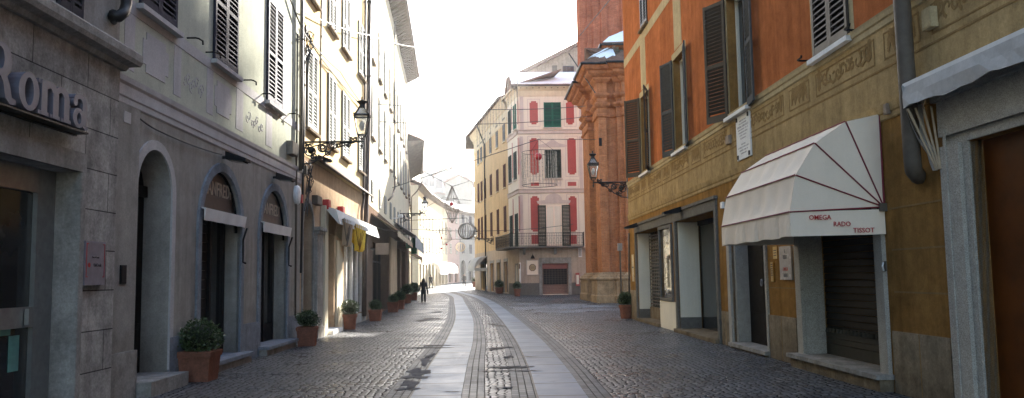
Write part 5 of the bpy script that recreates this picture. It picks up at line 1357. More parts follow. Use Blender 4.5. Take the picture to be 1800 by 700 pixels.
m = MB(); m.sweep(path, [(.0, -.4), (.42, -.4), (.42, .42), (.36, .5), (.36, 1.36), (.42, 1.4), (.44, 1.48), (.34, 1.56), (.30, 1.66), (.16, 1.72), (.12, 1.8), (.0, 1.86)])
O('stone_base', m, MT['sandstone'], ch)
E = zt1
prof = [(0, E-.05), (.1, E), (.12, E+.12), (.05, E+.2), (.05, E+.55), (.14, E+.6), (.24, E+.72), (.24, E+.82), (.06, E+.9), (.06, E+1.15), (.12, E+1.2), (.22, E+1.32), (.22, E+1.42), (.07, E+1.5), (.07, E+2.1), (.16, E+2.15), (.3, E+2.3), (.32, E+2.42), (.5, E+2.5), (.66, E+2.62), (.68, E+2.76), (.85, E+2.82), (1.0, E+2.96), (1.02, E+3.08), (.95, E+3.1)]
m = MB(); m.sweep(path, prof); O('entablature', m, MT['brick_mould'], ch)
R0 = E + 3.1
m = MB(); m.sweep(path, [(1.08, R0), (1.06, R0 + .1), (-1.1, R0 + 1.55), (-1.1, R0 - .3), (.9, R0)]); O('lower_roof', m, MT['roof'], ch)
m = MB(); m.sweep(path, [(1.06, R0 - .06), (1.12, R0 - .08), (1.17, R0 - .02), (1.16, R0 + .05), (1.1, R0 + .06)]); O('gutter', m, MT['iron'], ch)
# raised block over the side: second, higher cornice and roof
hb = MB(); bp = [(13, 1.5), (1.25, 1.5), (1.25, LEN - .3), (13, LEN - .3)][::-1]
ZB = R0 + .9
m = MB(); m.sweep(bp, [(0, R0 - .2), (0, ZB)]); m.sweep(bp, [(0, ZB), (.1, ZB + .05), (.12, ZB + .2), (.3, ZB + .3), (.32, ZB + .42), (.5, ZB + .55), (.7, ZB + .7), (.72, ZB + .82), (.6, ZB + .85)])
O('attic_cornice', m, MT['brick_mould'], ch)
m = MB(); m.sweep(bp, [(.78, ZB + .84), (.76, ZB + .94), (-1.2, ZB + 2.3), (-1.2, ZB)]); O('attic_roof', m, MT['roof'], ch)
m = MB(); m.sweep(bp, [(.78, ZB + .78), (.9, ZB + .78), (.9, ZB + .88), (.8, ZB + .9)]); O('attic_gutter', m, MT['iron'], ch)
def snowstrip(nm, A, B, C, D, z0, z1, seed, n=26, th=.16, edge=.22):
    """ragged snow lying on a roof slope between the eave A-B and the ridge C-D"""
    rn = random.Random(seed); m = MB(); A, B, C, D = (Vector(p) for p in (A, B, C, D)); e = .1
    vs = []; fs = []; rows = 5
    es = [max(.02, min(.3, .07 + .06 * math.sin(i * .9 + seed) + rn.uniform(-edge, edge) * .35)) for i in range(n + 1)]
    for i in range(n + 1):
        for j in range(rows):
            k = es[i] + (1.0 - es[i]) * j / (rows - 1); p = A.lerp(B, i / n).lerp(C.lerp(D, i / n), k)
            vs.append((p.x, p.y, z0 + (z1 - z0) * k + (0 if j == 0 else th * rn.uniform(.7, 1.2))))
    m.add(vs, [(i*rows+j, i*rows+j+1, (i+1)*rows+j+1, (i+1)*rows+j) for i in range(n) for j in range(rows - 1)])
    return O(nm, m, MT['snow'], ch, smooth=True)
snowstrip('roof_snow', (-.97, -.97), (-.97, LEN * .24), (1.0, 1.0), (1.0, LEN * .24), R0 + .16, R0 + 1.5, 1)
snowstrip('roof_snow', (-.97, -.97), (1.1, -1.1), (1.0, 1.0), (1.2, 1.0), R0 + .16, R0 + 1.5, 2)
snowstrip('roof_snow', (-.97, LEN * .62), (-.97, LEN + .9), (1.0, LEN * .62), (1.0, LEN - 1), R0 + .16, R0 + 1.5, 3)
snowstrip('roof_snow', (.52, .77), (8, .77), (2.4, 2.65), (8, 2.65), ZB + .99, ZB + 2.25, 4)
snowstrip('roof_snow', (.52, .77), (.52, LEN), (2.4, 2.65), (2.4, LEN - 2), ZB + .99, ZB + 2.25, 5)
# shrub growing from the gutter corner
m = MB(); rn = random.Random(6)
for i in range(120):
    p = Vector((1.3 + rn.gauss(0, .22), .3 + rn.gauss(0, .22), R0 + .75 + abs(rn.gauss(0, .35)))); s_ = rn.uniform(.05, .11); a = Vector((rn.uniform(-1, 1), rn.uniform(-1, 1), rn.uniform(-.2, 1))).normalized(); b = a.orthogonal().normalized()
    m.add([p - b * s_ * .4, p + a * s_, p + b * s_ * .4, p - a * s_], [(0, 1, 2, 3)])
t = T('wild_shrub', 'wild green shrub sprouting from the church gutter beside the snow', 'shrub', (CX, CY, 0)); O('foliage', m, MT['leaf'], t); O('stem', MB().tube([(1.3, .3, R0 + .6), (1.3, .3, R0 + 1.1)], .03), MT['bark'], t)
# tall front screen with stepped pilasters
dT = CY + LEN - 1.6; xT = AT(1019, 60, dT).x - CX; yT = LEN - 1.6
tp = [(13, yT - .0)]
sx_ = [0, .45, .5, .95, 1.0, 1.5, 1.55, 2.0]
tpath = [(xT, yT + 1.6), (xT, yT), (xT + .5, yT), (xT + .5, yT - .16), (xT + .9, yT - .16), (xT + .9, yT - .32), (xT + 1.45, yT - .32), (xT + 1.45, yT - .48), (xT + 1.9, yT - .48), (xT + 1.9, yT - .36), (xT + 2.9, yT - .36), (xT + 2.9, yT - .5), (xT + 5.2, yT - .5), (xT + 5.2, yT - .36), (xT + 13, yT - .36), (xT + 13, yT + 1.6)]
m = MB(); m.sweep(tpath, [(0, R0 - .5), (0, 37)], True); m.add([(p[0], p[1], 37) for p in tpath], [tuple(range(len(tpath)))])
O('upper_front', m, MT['brick_red'], ch)
m = MB(); m.sweep(tpath, [(0, 35.2), (.15, 35.3), (.15, 35.5), (.35, 35.8), (.35, 36), (.0, 36.1)], True); O('upper_cornice', m, MT['brick_mould'], ch)
O('upper_roof', MB().box(xT - .3, xT + 13.3, yT - .8, yT + 1.9, 37.01, 37.2), MT['roof'], ch)

# ---------------------------------------------------------------- pink corner house
pk = G(914.5, 519.5); PX, PY = pk.x, pk.y
WP = Fr((PX, PY), 0.0)                       # front, facing the camera
sd_ = math.atan2(-26.0, 4.15)
WS = Fr((PX, PY), sd_)                       # side along the street; s = 0 at the corner, negative going away
MS = WP.M().inverted() @ WS.M()
pnk = facade(WP, 'pink_corner_house', 'pink corner house with red painted panels, green shutters and an iron balcony')
pe = WP.Z(914, 153) ; SA = WS.S(894.5, 400)
FW = 11.5
gA0, gA1, gAZ = WP.S(953.5, 490), WP.S(999, 490), WP.Z(975, 463)
gB0, gB1 = WS.S(907, 480), WS.S(912, 480); 
bz = WP.Z(960, 434)                          # balcony level
m = MB(); m.sheet(rect(0, FW, -.4, pe), [rect(gA0, gA1, .12, gAZ)], 0, [.35]); m.box(.004, FW - .004, .6, 12, -.4, pe - .01); m.add([(FW, 0, -.4), (FW, .6, -.4), (FW, .6, pe), (FW, 0, pe)], [(0, 1, 2, 3)])
O('wall', m, MT['pink'], pnk)
m = MB(); m.sheet(rect(SA, 0, -.4, pe), [rect(gB0 - .1, gB0 + .95, .15, 2.7)], 0, [.3]); m.box(SA, -.6, .6, 3, -.4, pe - .02); O('side_wall', m, MT['pink'], pnk, M=MS)
O('ground_floor', MB().prism(rect(.003, FW, -.3, bz - .1), -.02, -.002, [rect(gA0, gA1, .0, gAZ)]), MT['pink_low'], pnk)
O('ground_floor', MB().prism(rect(SA, -.001, -.3, bz - .1), -.02, -.002, [rect(gB0 - .1, gB0 + .95, .0, 2.7)]), MT['pink_low'], pnk, M=MS)
pz_ = WP.Z(930, 498)
for a, b in ((0, gA0 - .28), (gA1 + .28, FW)): O('plinth', MB().box(a, b, -.06, -.02, -.3, pz_), MT['granite_dk'], pnk)
O('plinth', MB().box(SA, gB0 - .15, -.06, -.02, -.3, pz_), MT['granite_dk'], pnk, M=MS)
O('plinth', MB().box(gB0 + 1.0, 0.0, -.06, -.02, -.3, pz_), MT['granite_dk'], pnk, M=MS)
def both(nm, prof, mt):
    O(nm, MB().sweep([(FW, 0), (0, 0)][::-1], prof), MT[mt], pnk); O(nm, MB().sweep([(SA, 0), (0, 0)], prof), MT[mt], pnk, M=MS)
za_, zb2 = WP.Z(960, 176), WP.Z(960, 160)
both('eave_cornice', [(0, zb2 - .5), (.05, zb2 - .45), (.05, zb2), (.2, zb2 + .15), (.2, zb2 + .3), (.45, pe - .15), (.45, pe), (0, pe)], 'yellow_lt')
for y0, y1 in ((228, 236), (332, 340)):
    zz0, zz1 = WP.Z(960, y1), WP.Z(960, y0); both('string_course', [(.002, zz0), (.08, zz0 + .05), (.08, zz1 - .08), (.14, zz1 - .05), (.14, zz1), (.002, zz1)], 'pinkline')
def pbox(x0, x1, y0, y1): return WP.S(x0, (y0 + y1) / 2), WP.S(x1, (y0 + y1) / 2), WP.Z((x0 + x1) / 2, y1), WP.Z((x0 + x1) / 2, y0)
for x0, x1, y0, y1 in ((931,945.5,178,219),(931.5,946.5,243,307),(997.5,1012.5,243,307),(933,948,345,407.5),(1000,1014,345,407.5),(933,947.5,321,327),(998,1013,320,327),(995,1009,178,219),(934,948,413,429),(1001,1014,413,429)):
    a, b, z0, z1 = pbox(x0, x1, y0, y1); big = y1 - y0 > 30
    fr_ = O('painted_border', MB().prism(rect(a - .2, b + .2, z0 - .2, z1 + .2), -.004, -.001, [rect(a - .15, b + .15, z0 - .15, z1 + .15)]), MT['pinkline'], pnk)
    O('red_panel', MB().prism(notch(a, b, z0, z1, .14) if big else rect(a, b, z0, z1), -.014, -.002), MT['redpanel'], pnk)
for a, b, z0, z1 in (pbox(914, 920, 160, 228), pbox(914, 920, 240, 331), pbox(914, 920, 343, 430), pbox(1018, 1024, 160, 228), pbox(1018, 1024, 240, 331)): O('painted_pilaster', MB().box(a, b, -.02, -.002, z0, z1), MT['pinkline'], pnk)
# side red strips and pilasters
for zr in ((178, 219), (243, 307), (345, 407)):
    for px in (900.5, 911): 
        s_ = WS.S(px, 260); O('red_panel', MB().box(s_ - .12, s_ + .12, -.014, -.002, WP.Z(938, zr[1]), WP.Z(938, zr[0])), MT['redpanel'], pnk, M=MS)
# windows of the front
a, b, z0, z1 = pbox(956, 986, 180, 224); swindow(pnk, a, b, z0, z1, MT['sh_green'], MT['pinkline'], pitch=.12)
a, b, z0, z1 = pbox(957.5, 986.5, 263, 313); swindow(pnk, a, b, z0, z1, MT['sh_dgreen'], MT['pinkline'], pitch=.12)
mid = (a + b) / 2; zz = z1 + .2
O('painted_pediment', MB().prism([(mid-1.2,zz),(mid+1.2,zz),(mid+1.25,zz+.2),(mid+.55,zz+.35),(mid,zz+.75),(mid-.55,zz+.35),(mid-1.25,zz+.2)], -.03, -.002), MT['pinkline'], pnk)
m = MB()
za, zb3 = WP.Z(970, 328), WP.Z(970, 317)
bal = O('painted_balustrade', MB().box(a - .1, b + .1, -.012, -.002, zb3, zb3 + .08), MT['pinkline'], pnk)
for k in range(6): x = a + (b - a) * (k + .5) / 6; O('baluster', MB().prism([(x-.1,za),(x+.1,za),(x+.06,za+.12),(x+.12,za+.25),(x+.05,zb3-.06),(x+.1,zb3-.003),(x-.1,zb3-.003),(x-.05,zb3-.06),(x-.12,za+.25),(x-.06,za+.12)], -.012, -.002), MT['pinkline'], bal)
a, b, z0, z1 = pbox(960, 988, 361, 433)
fw_ = O('french_window', MB().box(a, b, -.01, .03, z0, z1), MT['white_panel'], pnk)
m = MB(); mid = (a + b) / 2; m.prism(rect(a, b, z0, z1), -.04, -.011, [rect(a+.1, mid-.06, z0+.15, z1-.1), rect(mid+.06, b-.1, z0+.15, z1-.1)]); m.box(mid - .02, mid + .02, -.06, -.041, z0, z1); O('window_frame', m, MT['canvas'], fw_)
for side, x, an in ((1, a, 2.9), (-1, b, 2.9)):
    lf = bpy.data.objects.new('shutter', leaf((b - a) / 2 + .05, z1 - z0, side, MT['sh_dgreen'], .12)); link(lf, fw_, Matrix.Translation((x, -.07, z0)) @ Matrix.Rotation(-side * an, 4, 'Z'))
zz = z1 + .15
O('painted_pediment', MB().prism([(mid-1.4,zz),(mid+1.4,zz),(mid+1.5,zz+.25),(mid+.85,zz+.3)] + ell(mid, zz+.3, .75, .6, 0, 180, 10) + [(mid-.85,zz+.3),(mid-1.5,zz+.25)], -.03, -.002), MT['pinkline'], pnk)
# side windows
def swin(fr, root, px0, px1, y, z0, z1, mt, pitch=.14, M=None, **k):
    a, b = fr.S(px0, y), fr.S(px1, y); c_ = (a + b) / 2; w = min(1.25, max(.95, b - a)); return swindow(root, c_ - w / 2, c_ + w / 2, z0, z1, MT[mt], MT['pinkline'], M=M, pitch=pitch, **k)
for px0, px1, mt in ((893.6, 898.6, 'sh_dgreen'), (902.5, 908, 'sh_green')):
    swin(WS, pnk, px0, px1, 215, WP.Z(970, 224), WP.Z(970, 180), mt, M=MS)
    swin(WS, pnk, px0 + .8, px1 + .8, 300, WP.Z(970, 313), WP.Z(970, 263), 'sh_dgreen', M=MS)
swin(WS, pnk, 896, 902.5, 400, bz + .1, bz + 3.0, 'sh_dgreen', M=MS, sill=False)
swin(WS, pnk, 905.5, 911.5, 400, bz + .1, bz + 3.0, 'sh_dgreen', M=MS, sill=False)
# balcony wrapping the corner
bo = 1.0; bs = WS.S(890, 440); 
cn = Vector((0, 0)); sdir = Vector((math.cos(sd_), math.sin(sd_))); sn_ = Vector((math.sin(sd_), -math.cos(sd_)))   # outward of side
kx = None
p_end = Vector((0, 0)) + sdir * bs
outer = [p_end + sn_ * bo]
# corner: intersection of the two outer lines
t_ = (-bo - (sn_ * bo).y) / sdir.y; corner = sn_ * bo + sdir * t_
frx = WP.S(1024, 430)
pts = [p_end, p_end + sn_ * bo, corner, Vector((frx, -bo)), Vector((frx, 0))]
m = MB(); sl = [p_end, outer[0], corner, Vector((frx, -bo)), Vector((frx, 0)), Vector((0, 0))]; n = len(sl)
m.add([(p.x, p.y, bz - .1) for p in sl] + [(p.x, p.y, bz + .04) for p in sl], [tuple(range(n)), tuple(range(n, 2*n))] + [(i, (i+1) % n, n+(i+1) % n, n+i) for i in range(n)])
bl = O('balcony', m, MT['granite_dk'], pnk)
m = MB(); rh = 1.15
for i in range(4):
    A, B = pts[i], pts[i+1]; L = (B - A).length
    for z in (bz + .1, bz + .9, bz + rh): m.tube([(A.x, A.y, z), (B.x, B.y, z)], .022 if z > bz + 1 else .015, 5)
    n = max(2, int(L / .15))
    for k in range(n):
        p = A.lerp(B, (k + .5) / n); d = (B - A).normalized()
        m.tube([(p.x, p.y, bz + .05), (p.x, p.y, bz + rh)], .011, 4)
        if k % 2 == 0 and k + 1 < n:
            q = A.lerp(B, (k + 1) / n); m.tube([(q.x + d.x * .09 * math.cos(j * PI / 4), q.y + d.y * .09 * math.cos(j * PI / 4), bz + .5 + .25 * math.sin(j * PI / 4)) for j in range(9)], .011, 4, False)
    m.tube([(A.x, A.y, bz), (A.x, A.y, bz + rh + .06)], .03, 6)
O('railing', m, MT['iron'], bl)
for x in (.3, 3.0, 6.0): O('bracket', MB().hexa([(x, -.6, bz - .3), (x + .2, -.6, bz - .3), (x + .2, 0, bz - .7), (x, 0, bz - .7), (x, -.8, bz - .103), (x + .2, -.8, bz - .103), (x + .2, 0, bz - .103), (x, 0, bz - .103)]), MT['stone_trim'], bl)
# ground floor of the front
O('shop_surround', MB().prism(rect(gA0 - .28, gA1 + .28, -.1, gAZ + .5), -.09, -.001, [rect(gA0, gA1, -.2 + .1, gAZ)]), MT['stone_trim'], pnk)
O('fascia', MB().box(gA0 + .01, gA1 - .01, .1, .2, WP.Z(975, 463) - .48, gAZ - .01), plain('faded_red_fascia', (.24, .085, .07), .6), pnk)
m = MB(); z = .12
zg0, zg1 = WP.Z(975, 500), WP.Z(975, 472)
while z < gAZ - .5:
    m.hexa([(gA0, .24, z), (gA1, .24, z), (gA1, .26, z + .13), (gA0, .26, z + .13), (gA0, .27, z), (gA1, .27, z), (gA1, .29, z + .13), (gA0, .29, z + .13)]); z += .135
rs = O('rolling_shutter', m, MT['shutter_brown'], pnk)
m = MB(); m.box(gA0 + .1, gA1 - .1, .215, .236, zg0, zg1); O('shutter_window', m, MT['glass'], rs)
m = MB()
for k in range(9): x = gA0 + .1 + (gA1 - gA0 - .2) * k / 8; m.box(x - .015, x + .015, .20, .213, zg0, zg1)
for k in range(8): z = zg0 + (zg1 - zg0) * k / 7; m.box(gA0 + .1, gA1 - .1, .19, .198, z - .012, z + .012)
O('grille', m, MT['zinc'], rs)
sdr = O('side_door', MB().box(gB0 - .1, gB0 + .95, .2, .25, .15, 2.7), MT['glass'], pnk, M=MS)
O('door_frame', MB().prism(rect(gB0 - .24, gB0 + 1.09, -.1, 2.85), -.05, -.021, [rect(gB0 - .1, gB0 + .95, -.05, 2.7)]), MT['stone_trim'], pnk, M=MS)
roof(pnk, -.5, FW + .4, pe, .45, 12, 2.6, snow=True, soff=.15)
m = MB(); m.hexa([(SA, -.45, pe), (.2, -.45, pe), (.2, 4, pe + 1.6), (SA, 4, pe + 1.6), (SA, -.45, pe + .12), (.2, -.45, pe + .12), (.2, 4, pe + 1.72), (SA, 4, pe + 1.72)]); O('side_roof', m, MT['roof'], pnk, M=MS)
# things on the pink house
t, w, h = plate('octagon_sign', 'cream framed board with a round octagonal emblem on the pink house', 'sign', WP, 926, 458, 946, 483, -.02, .06, MT['canvas'])
oc = [(w/2 + w*.34*math.cos(PI/8+k*PI/4), h*.5 + w*.34*math.sin(PI/8+k*PI/4)) for k in range(8)]; oi = [(w/2 + w*.28*math.cos(PI/8+k*PI/4), h*.5 + w*.28*math.sin(PI/8+k*PI/4)) for k in range(8)]
O('octagon', MB().prism(oc, -.08, -.06, [oi]), MT['shutter_brown'], t); O('emblem', MB().prism(oi, -.072, -.061), MT['ochre_trim'], t)
for k in range(3): O('line', MB().box(w*.32, w*.68, -.076, -.073, h*(.43+.05*k), h*(.43+.05*k)+.02), MT['shutter_brown'], t)
m = MB(); 
O('rim', MB().prism(rect(-.04, w+.04, -.04, h+.04), -.075, -.01, [rect(.02, w-.02, .02, h-.02)]), MT['pinkline'], t)
s_, z_ = WP.P(936, 453)
t = T('spot_lamp', 'small black lamp above the octagonal sign board', 'wall lamp', WP.W(s_, -.02, z_), 0)
O('shade', MB().lathe([(.2, -.1), (.12, .1), (.05, .2), (0, .22)], (0, -.35, 0), 12), MT['black'], t); O('arm', MB().tube([(0, 0, .3), (0, -.3, .32), (0, -.35, .2)], .02), MT['black'], t)
t, w, h = plate('menu_board', 'narrow white and orange notice leaning beside the corner entrance', 'sign', WS, 912.2, 462, 915, 498, -.06, .05, MT['white'])
O('header', MB().box(0.02, w - .02, -.056, -.05, h * .7, h * .95), MT['door_orange'], t)
t, w, h = plate('window_grille', 'small white barred window at the right end of the pink house', 'window', WP, 1016.5, 436, 1023, 452, -.02, .05, MT['white'])
for k in range(3): O('bar', MB().box(w * (.2 + .25 * k), w * (.3 + .25 * k), -.06, -.05, h * .1, h * .9), MT['iron'], t)
t, w, h = plate('notice_case', 'red framed notice case low beside the church pier', 'notice board', WP, 1012, 480, 1019, 503, -.06, .1, MT['redpanel'])
O('sheet', MB().box(w * .15, w * .85, -.104, -.1, h * .15, h * .85), MT['white_panel'], t)

# ---------------------------------------------------------------- yellow house
MSY = WS.M()
yl = facade(WS, 'yellow_house', 'long ochre yellow house with maroon shutters beyond the pink corner house')
YE = WS.S(834.5, 420); ye = WS.Z(880, 176) ; ye = pe + .1
gy = gz(88)
hs = []; dset = [(862.5, 868.5), (874, 880.5), (886.5, 893)]
for a_, b_ in dset: a, b = WS.S(a_, 490), WS.S(b_, 490); hs.append(rect(a + .1, min(b, SA - .2), .25, 3.1))
hs.append(rect(WS.S(846, 480), WS.S(857, 480), .3, 3.2))
m = MB(); m.sheet(rect(YE, SA - .004, -.5, ye), hs, 0, [.35] * 4); m.box(YE + .004, SA - .01, .5, 3.2, -.5, ye - .01); m.add([(YE, 0, -.5), (YE, .5, -.5), (YE, .5, ye), (YE, 0, ye)], [(0, 1, 2, 3)])
O('wall', m, MT['yellow'], yl)
O('ground_floor', MB().prism(rect(YE, SA - .008, -.4, 4.4), -.02, -.002, [rect(h[0][0], h[1][0], h[0][1], h[2][1]) for h in hs]), MT['pink_low'], yl)
for i, h in enumerate(hs):
    O('door', MB().box(h[0][0], h[1][0], .2, .25, .2, 3.2), MT['sh_red'] if i in (0, 2) else MT['glass'], yl)
    O('door_surround', MB().prism(rect(h[0][0] - .18, h[1][0] + .18, -.1, 3.4), -.06, -.021, [rect(h[0][0], h[1][0], -.05, 3.12)]), MT['stone_trim'], yl)
O('cornice', MB().sweep([(YE, 0), (SA - .004, 0)], [(.002, ye - 2.3), (.08, ye - 2.2), (.08, ye - 1.9), (.03, ye - 1.85), (.03, ye - 1.1), (.15, ye - 1.0), (.15, ye - .8), (.4, ye - .5), (.5, ye - .2), (.5, ye), (0, ye)]), MT['yellow_lt'], yl)
zA0, zA1 = WP.Z(970, 313), WP.Z(970, 263)
for px in (887, 874.5, 863, 852.5, 846.5, 841):
    s_ = WS.S(px, 300); w = .56
    zf2 = WS.Z(887, 224), WS.Z(887, 190)
    swindow(yl, s_ - w, s_ + w, WP.Z(970, 228), WP.Z(970, 183), MT['sh_brown'], MT['yellow_lt'], pitch=.14)
    swindow(yl, s_ - w, s_ + w, zA0 - .1, zA1 - .4, MT['sh_red'], MT['yellow_lt'], pitch=.14)
    swindow(yl, s_ - w, s_ + w, WS.Z(887, 409), WS.Z(887, 363), MT['sh_red'], MT['yellow_lt'], pitch=.14)
m = MB(); m.hexa([(YE - .9, -.75, ye), (SA - .3, -.75, ye), (SA - .3, 3, ye + 1.4), (YE - .9, 3, ye + 1.4), (YE - .9, -.75, ye + .14), (SA - .3, -.75, ye + .14), (SA - .3, 3, ye + 1.54), (YE - .9, 3, ye + 1.54)])
rr = O('roof', m, MT['roof'], yl); O('gutter', MB().tube([(YE - .9, -.82, ye), (SA - .3, -.82, ye)], .09, 8), MT['iron'], rr)
m = MB(); m.box(YE - .8, YE + .2, -.9, .4, ye - 1.5, ye - .05); O('eave_box', m, MT['soffit'], yl)
m = MB(); L_ = [(WS.S(854, 300), -.9, ye - .05), (WS.S(854, 300), -.9, ye - .4), (WS.S(854, 300), -.15, ye - 2.4), (WS.S(854, 300), -.15, .2)]
t = T('drainpipe', 'dark drainpipe down the middle of the yellow house', 'drainpipe', WS.o, WS.th); O('pipe', m.tube(L_, .07, 8), MT['iron'], t, smooth=True)
lamp('wrought iron lantern on the yellow house beside the dark drainpipe', WS.W(WS.S(868, 425), 0, WS.Z(868, 421)), WS.th, L=1.9)
# scalloped awning of the yellow house
a, b = WS.S(843.5, 460), WS.S(857, 460); zt_ = WS.Z(857, 450); L = b - a
t = T('awning', 'grey rounded awning with a scalloped edge on the yellow house', 'awning', WS.W(a, 0, 0), WS.th)
m = MB(); N = 8; H = zt_ - WS.Z(850, 474, -1.3); prof = [(-.03, zt_)] + [(-.1 - 1.3 * math.sin(PI / 2 * k / N), zt_ - H * .85 * (1 - math.cos(PI / 2 * k / N))) for k in range(N + 1)]
vs = []
for y, z in prof: vs += [(0, y, z), (L, y, z)]
k = len(prof); m.add(vs, [(2*q, 2*q+1, 2*q+3, 2*q+2) for q in range(k - 1)] + [tuple([2*q for q in range(k)]), tuple([2*q+1 for q in range(k)])]); O('canvas', m, MT['canvas_grey'], t)
v = MB(); n = 15; zl_ = prof[-1][1]; vs = []
for side in ((lambda u: (L * u, -1.41)), (lambda u: (L + .004, -1.4 + 1.35 * u))):
    vs = []
    for k in range(n * 2 + 1): x, y = side(k / (2 * n)); vs += [(x, y, zl_), (x, y, zl_ - .28 - (.1 if k % 2 else 0))]
    v.add(vs, [(2*k, 2*k+1, 2*k+3, 2*k+2) for k in range(2 * n)])
O('scalloped_valance', v, MT['canvas_grey'], t)

# gabled old house behind the pink one
d_ = 96
A, B = AT(898, 140, d_), AT(1028, 76, d_)
t = T('old_gabled_house', 'tall old house with a peeling plaster gable rising behind the pink house', 'house', (A.x, d_, 0))
w = B.x - A.x
pkx, pkz = 15.4, B.z + (15.4 - w) * .3
O('wall', MB().prism([(0, 0), (26, 0), (26, A.z + 2), (pkx, pkz), (w, B.z), (0, A.z)], 0, 12), MT['gable'], t)
O('roof', MB().prism([(-.6, A.z - .35), (w, B.z), (pkx, pkz), (26.6, A.z + 1.6), (26.6, A.z + 2.1), (pkx, pkz + .42), (w, B.z + .42), (-.6, A.z + .05)], -.8, 12.5), MT['roof'], t)
a = AT(990, 134, d_); b = AT(1008, 117, d_)
wn = O('window', MB().box(a.x - A.x, b.x - A.x, -.03, .05, a.z, b.z), MT['glass'], t)
m = MB(); ww_ = b.x - a.x; hh = b.z - a.z
for k in range(4): m.box(a.x - A.x + ww_ * k / 3 - .05, a.x - A.x + ww_ * k / 3 + .05, -.09, -.031, a.z, b.z)
for k in range(3): m.box(a.x - A.x, b.x - A.x, -.10, -.092, a.z + hh * k / 2 - .04, a.z + hh * k / 2 + .04)
O('window_bars', m, MT['sh_grey'], wn)
for px, py in ((975, 121), (924, 133)): 
    p = AT(px, py, d_); O('putlog_hole', MB().box(p.x - A.x - .3, p.x - A.x + .3, -.02, .05, p.z - .5, p.z + .4), MT['soffit'], t)

# unseen tower added behind the church to shade the near houses
t = T('sun_blocker_tower', 'unseen brick tower added behind the church front to block the sun', 'tower', (18.7, 94, 0), 0)
O('sun_blocker_turret', MB().prism([(-3.7, 33.4), (-.003, 33.1), (-.003, 43), (-1.9, 39.2), (-2.6, 37.9), (-3.0, 36.9), (-3.4, 36), (-3.7, 34.5)], .5, 6), MT['brick_red'], t)  # jutting shape added to cut sun on the left walls, open below
O('shaft', MB().box(0, 7, 0, 7, 0, 44), MT['brick_red'], t); O('cornice', MB().sweep([(7, 0), (0, 0), (0, 7), (7, 7)][::-1], [(0, 42), (.3, 42.3), (.5, 42.8), (.5, 43.2), (0, 43.3)]), MT['brick_mould'], t)
O('roof', MB().add([(-.4, -.4, 44), (7.4, -.4, 44), (7.4, 7.4, 44), (-.4, 7.4, 44), (3.5, 3.5, 50)], [(0, 1, 4), (1, 2, 4), (2, 3, 4), (3, 0, 4), (3, 2, 1, 0)]), MT['roof'], t)

# ================================================================== OBJECTS IN THE STREET
planter('nearest square terracotta pot with a dark box ball, left of the first arched shop', 350, 669, .56, .50, .62)
planter('square terracotta pot with a box ball between the second arched shop and the dark arch', 540, 608, .50, .48, .56, kind=1)
planter('round terracotta pot with a sunlit box ball under the yellow awning', 615, 579, .50, .50, .58, True)
planter('square terracotta pot at the foot of the thick brown drainpipe', 660, 564, .50, .44, .5, kind=1)
planter('terracotta pot without shop light, second beyond the brown drainpipe', 691, 549, .55, .5, .48)
planter('terracotta pot close behind the second one beyond the brown drainpipe', 703, 544, .5, .5, .62, kind=1)
planter('dark pot further along the shaded shops, left of the walking woman', 716, 533, .55, .6, .8)
planter('dark pot nearest to the walking woman in black', 728, 528, .5, .6, .85, kind=1)
planter('terracotta pot with a neat box ball beside the slim grey post', 1101, 560, .56, .52, .62, True, 1)
planter('terracotta pot with a box ball at the pink house corner entrance', 909.5, 521, .62, .62, .7, True)
planter('terracotta pot with a box ball between the yellow house doors', 877.5, 516, .75, .58, .85, kind=1)
planter('far terracotta pot beside the scalloped grey awning', 835, 504.5, .7, .7, .7)

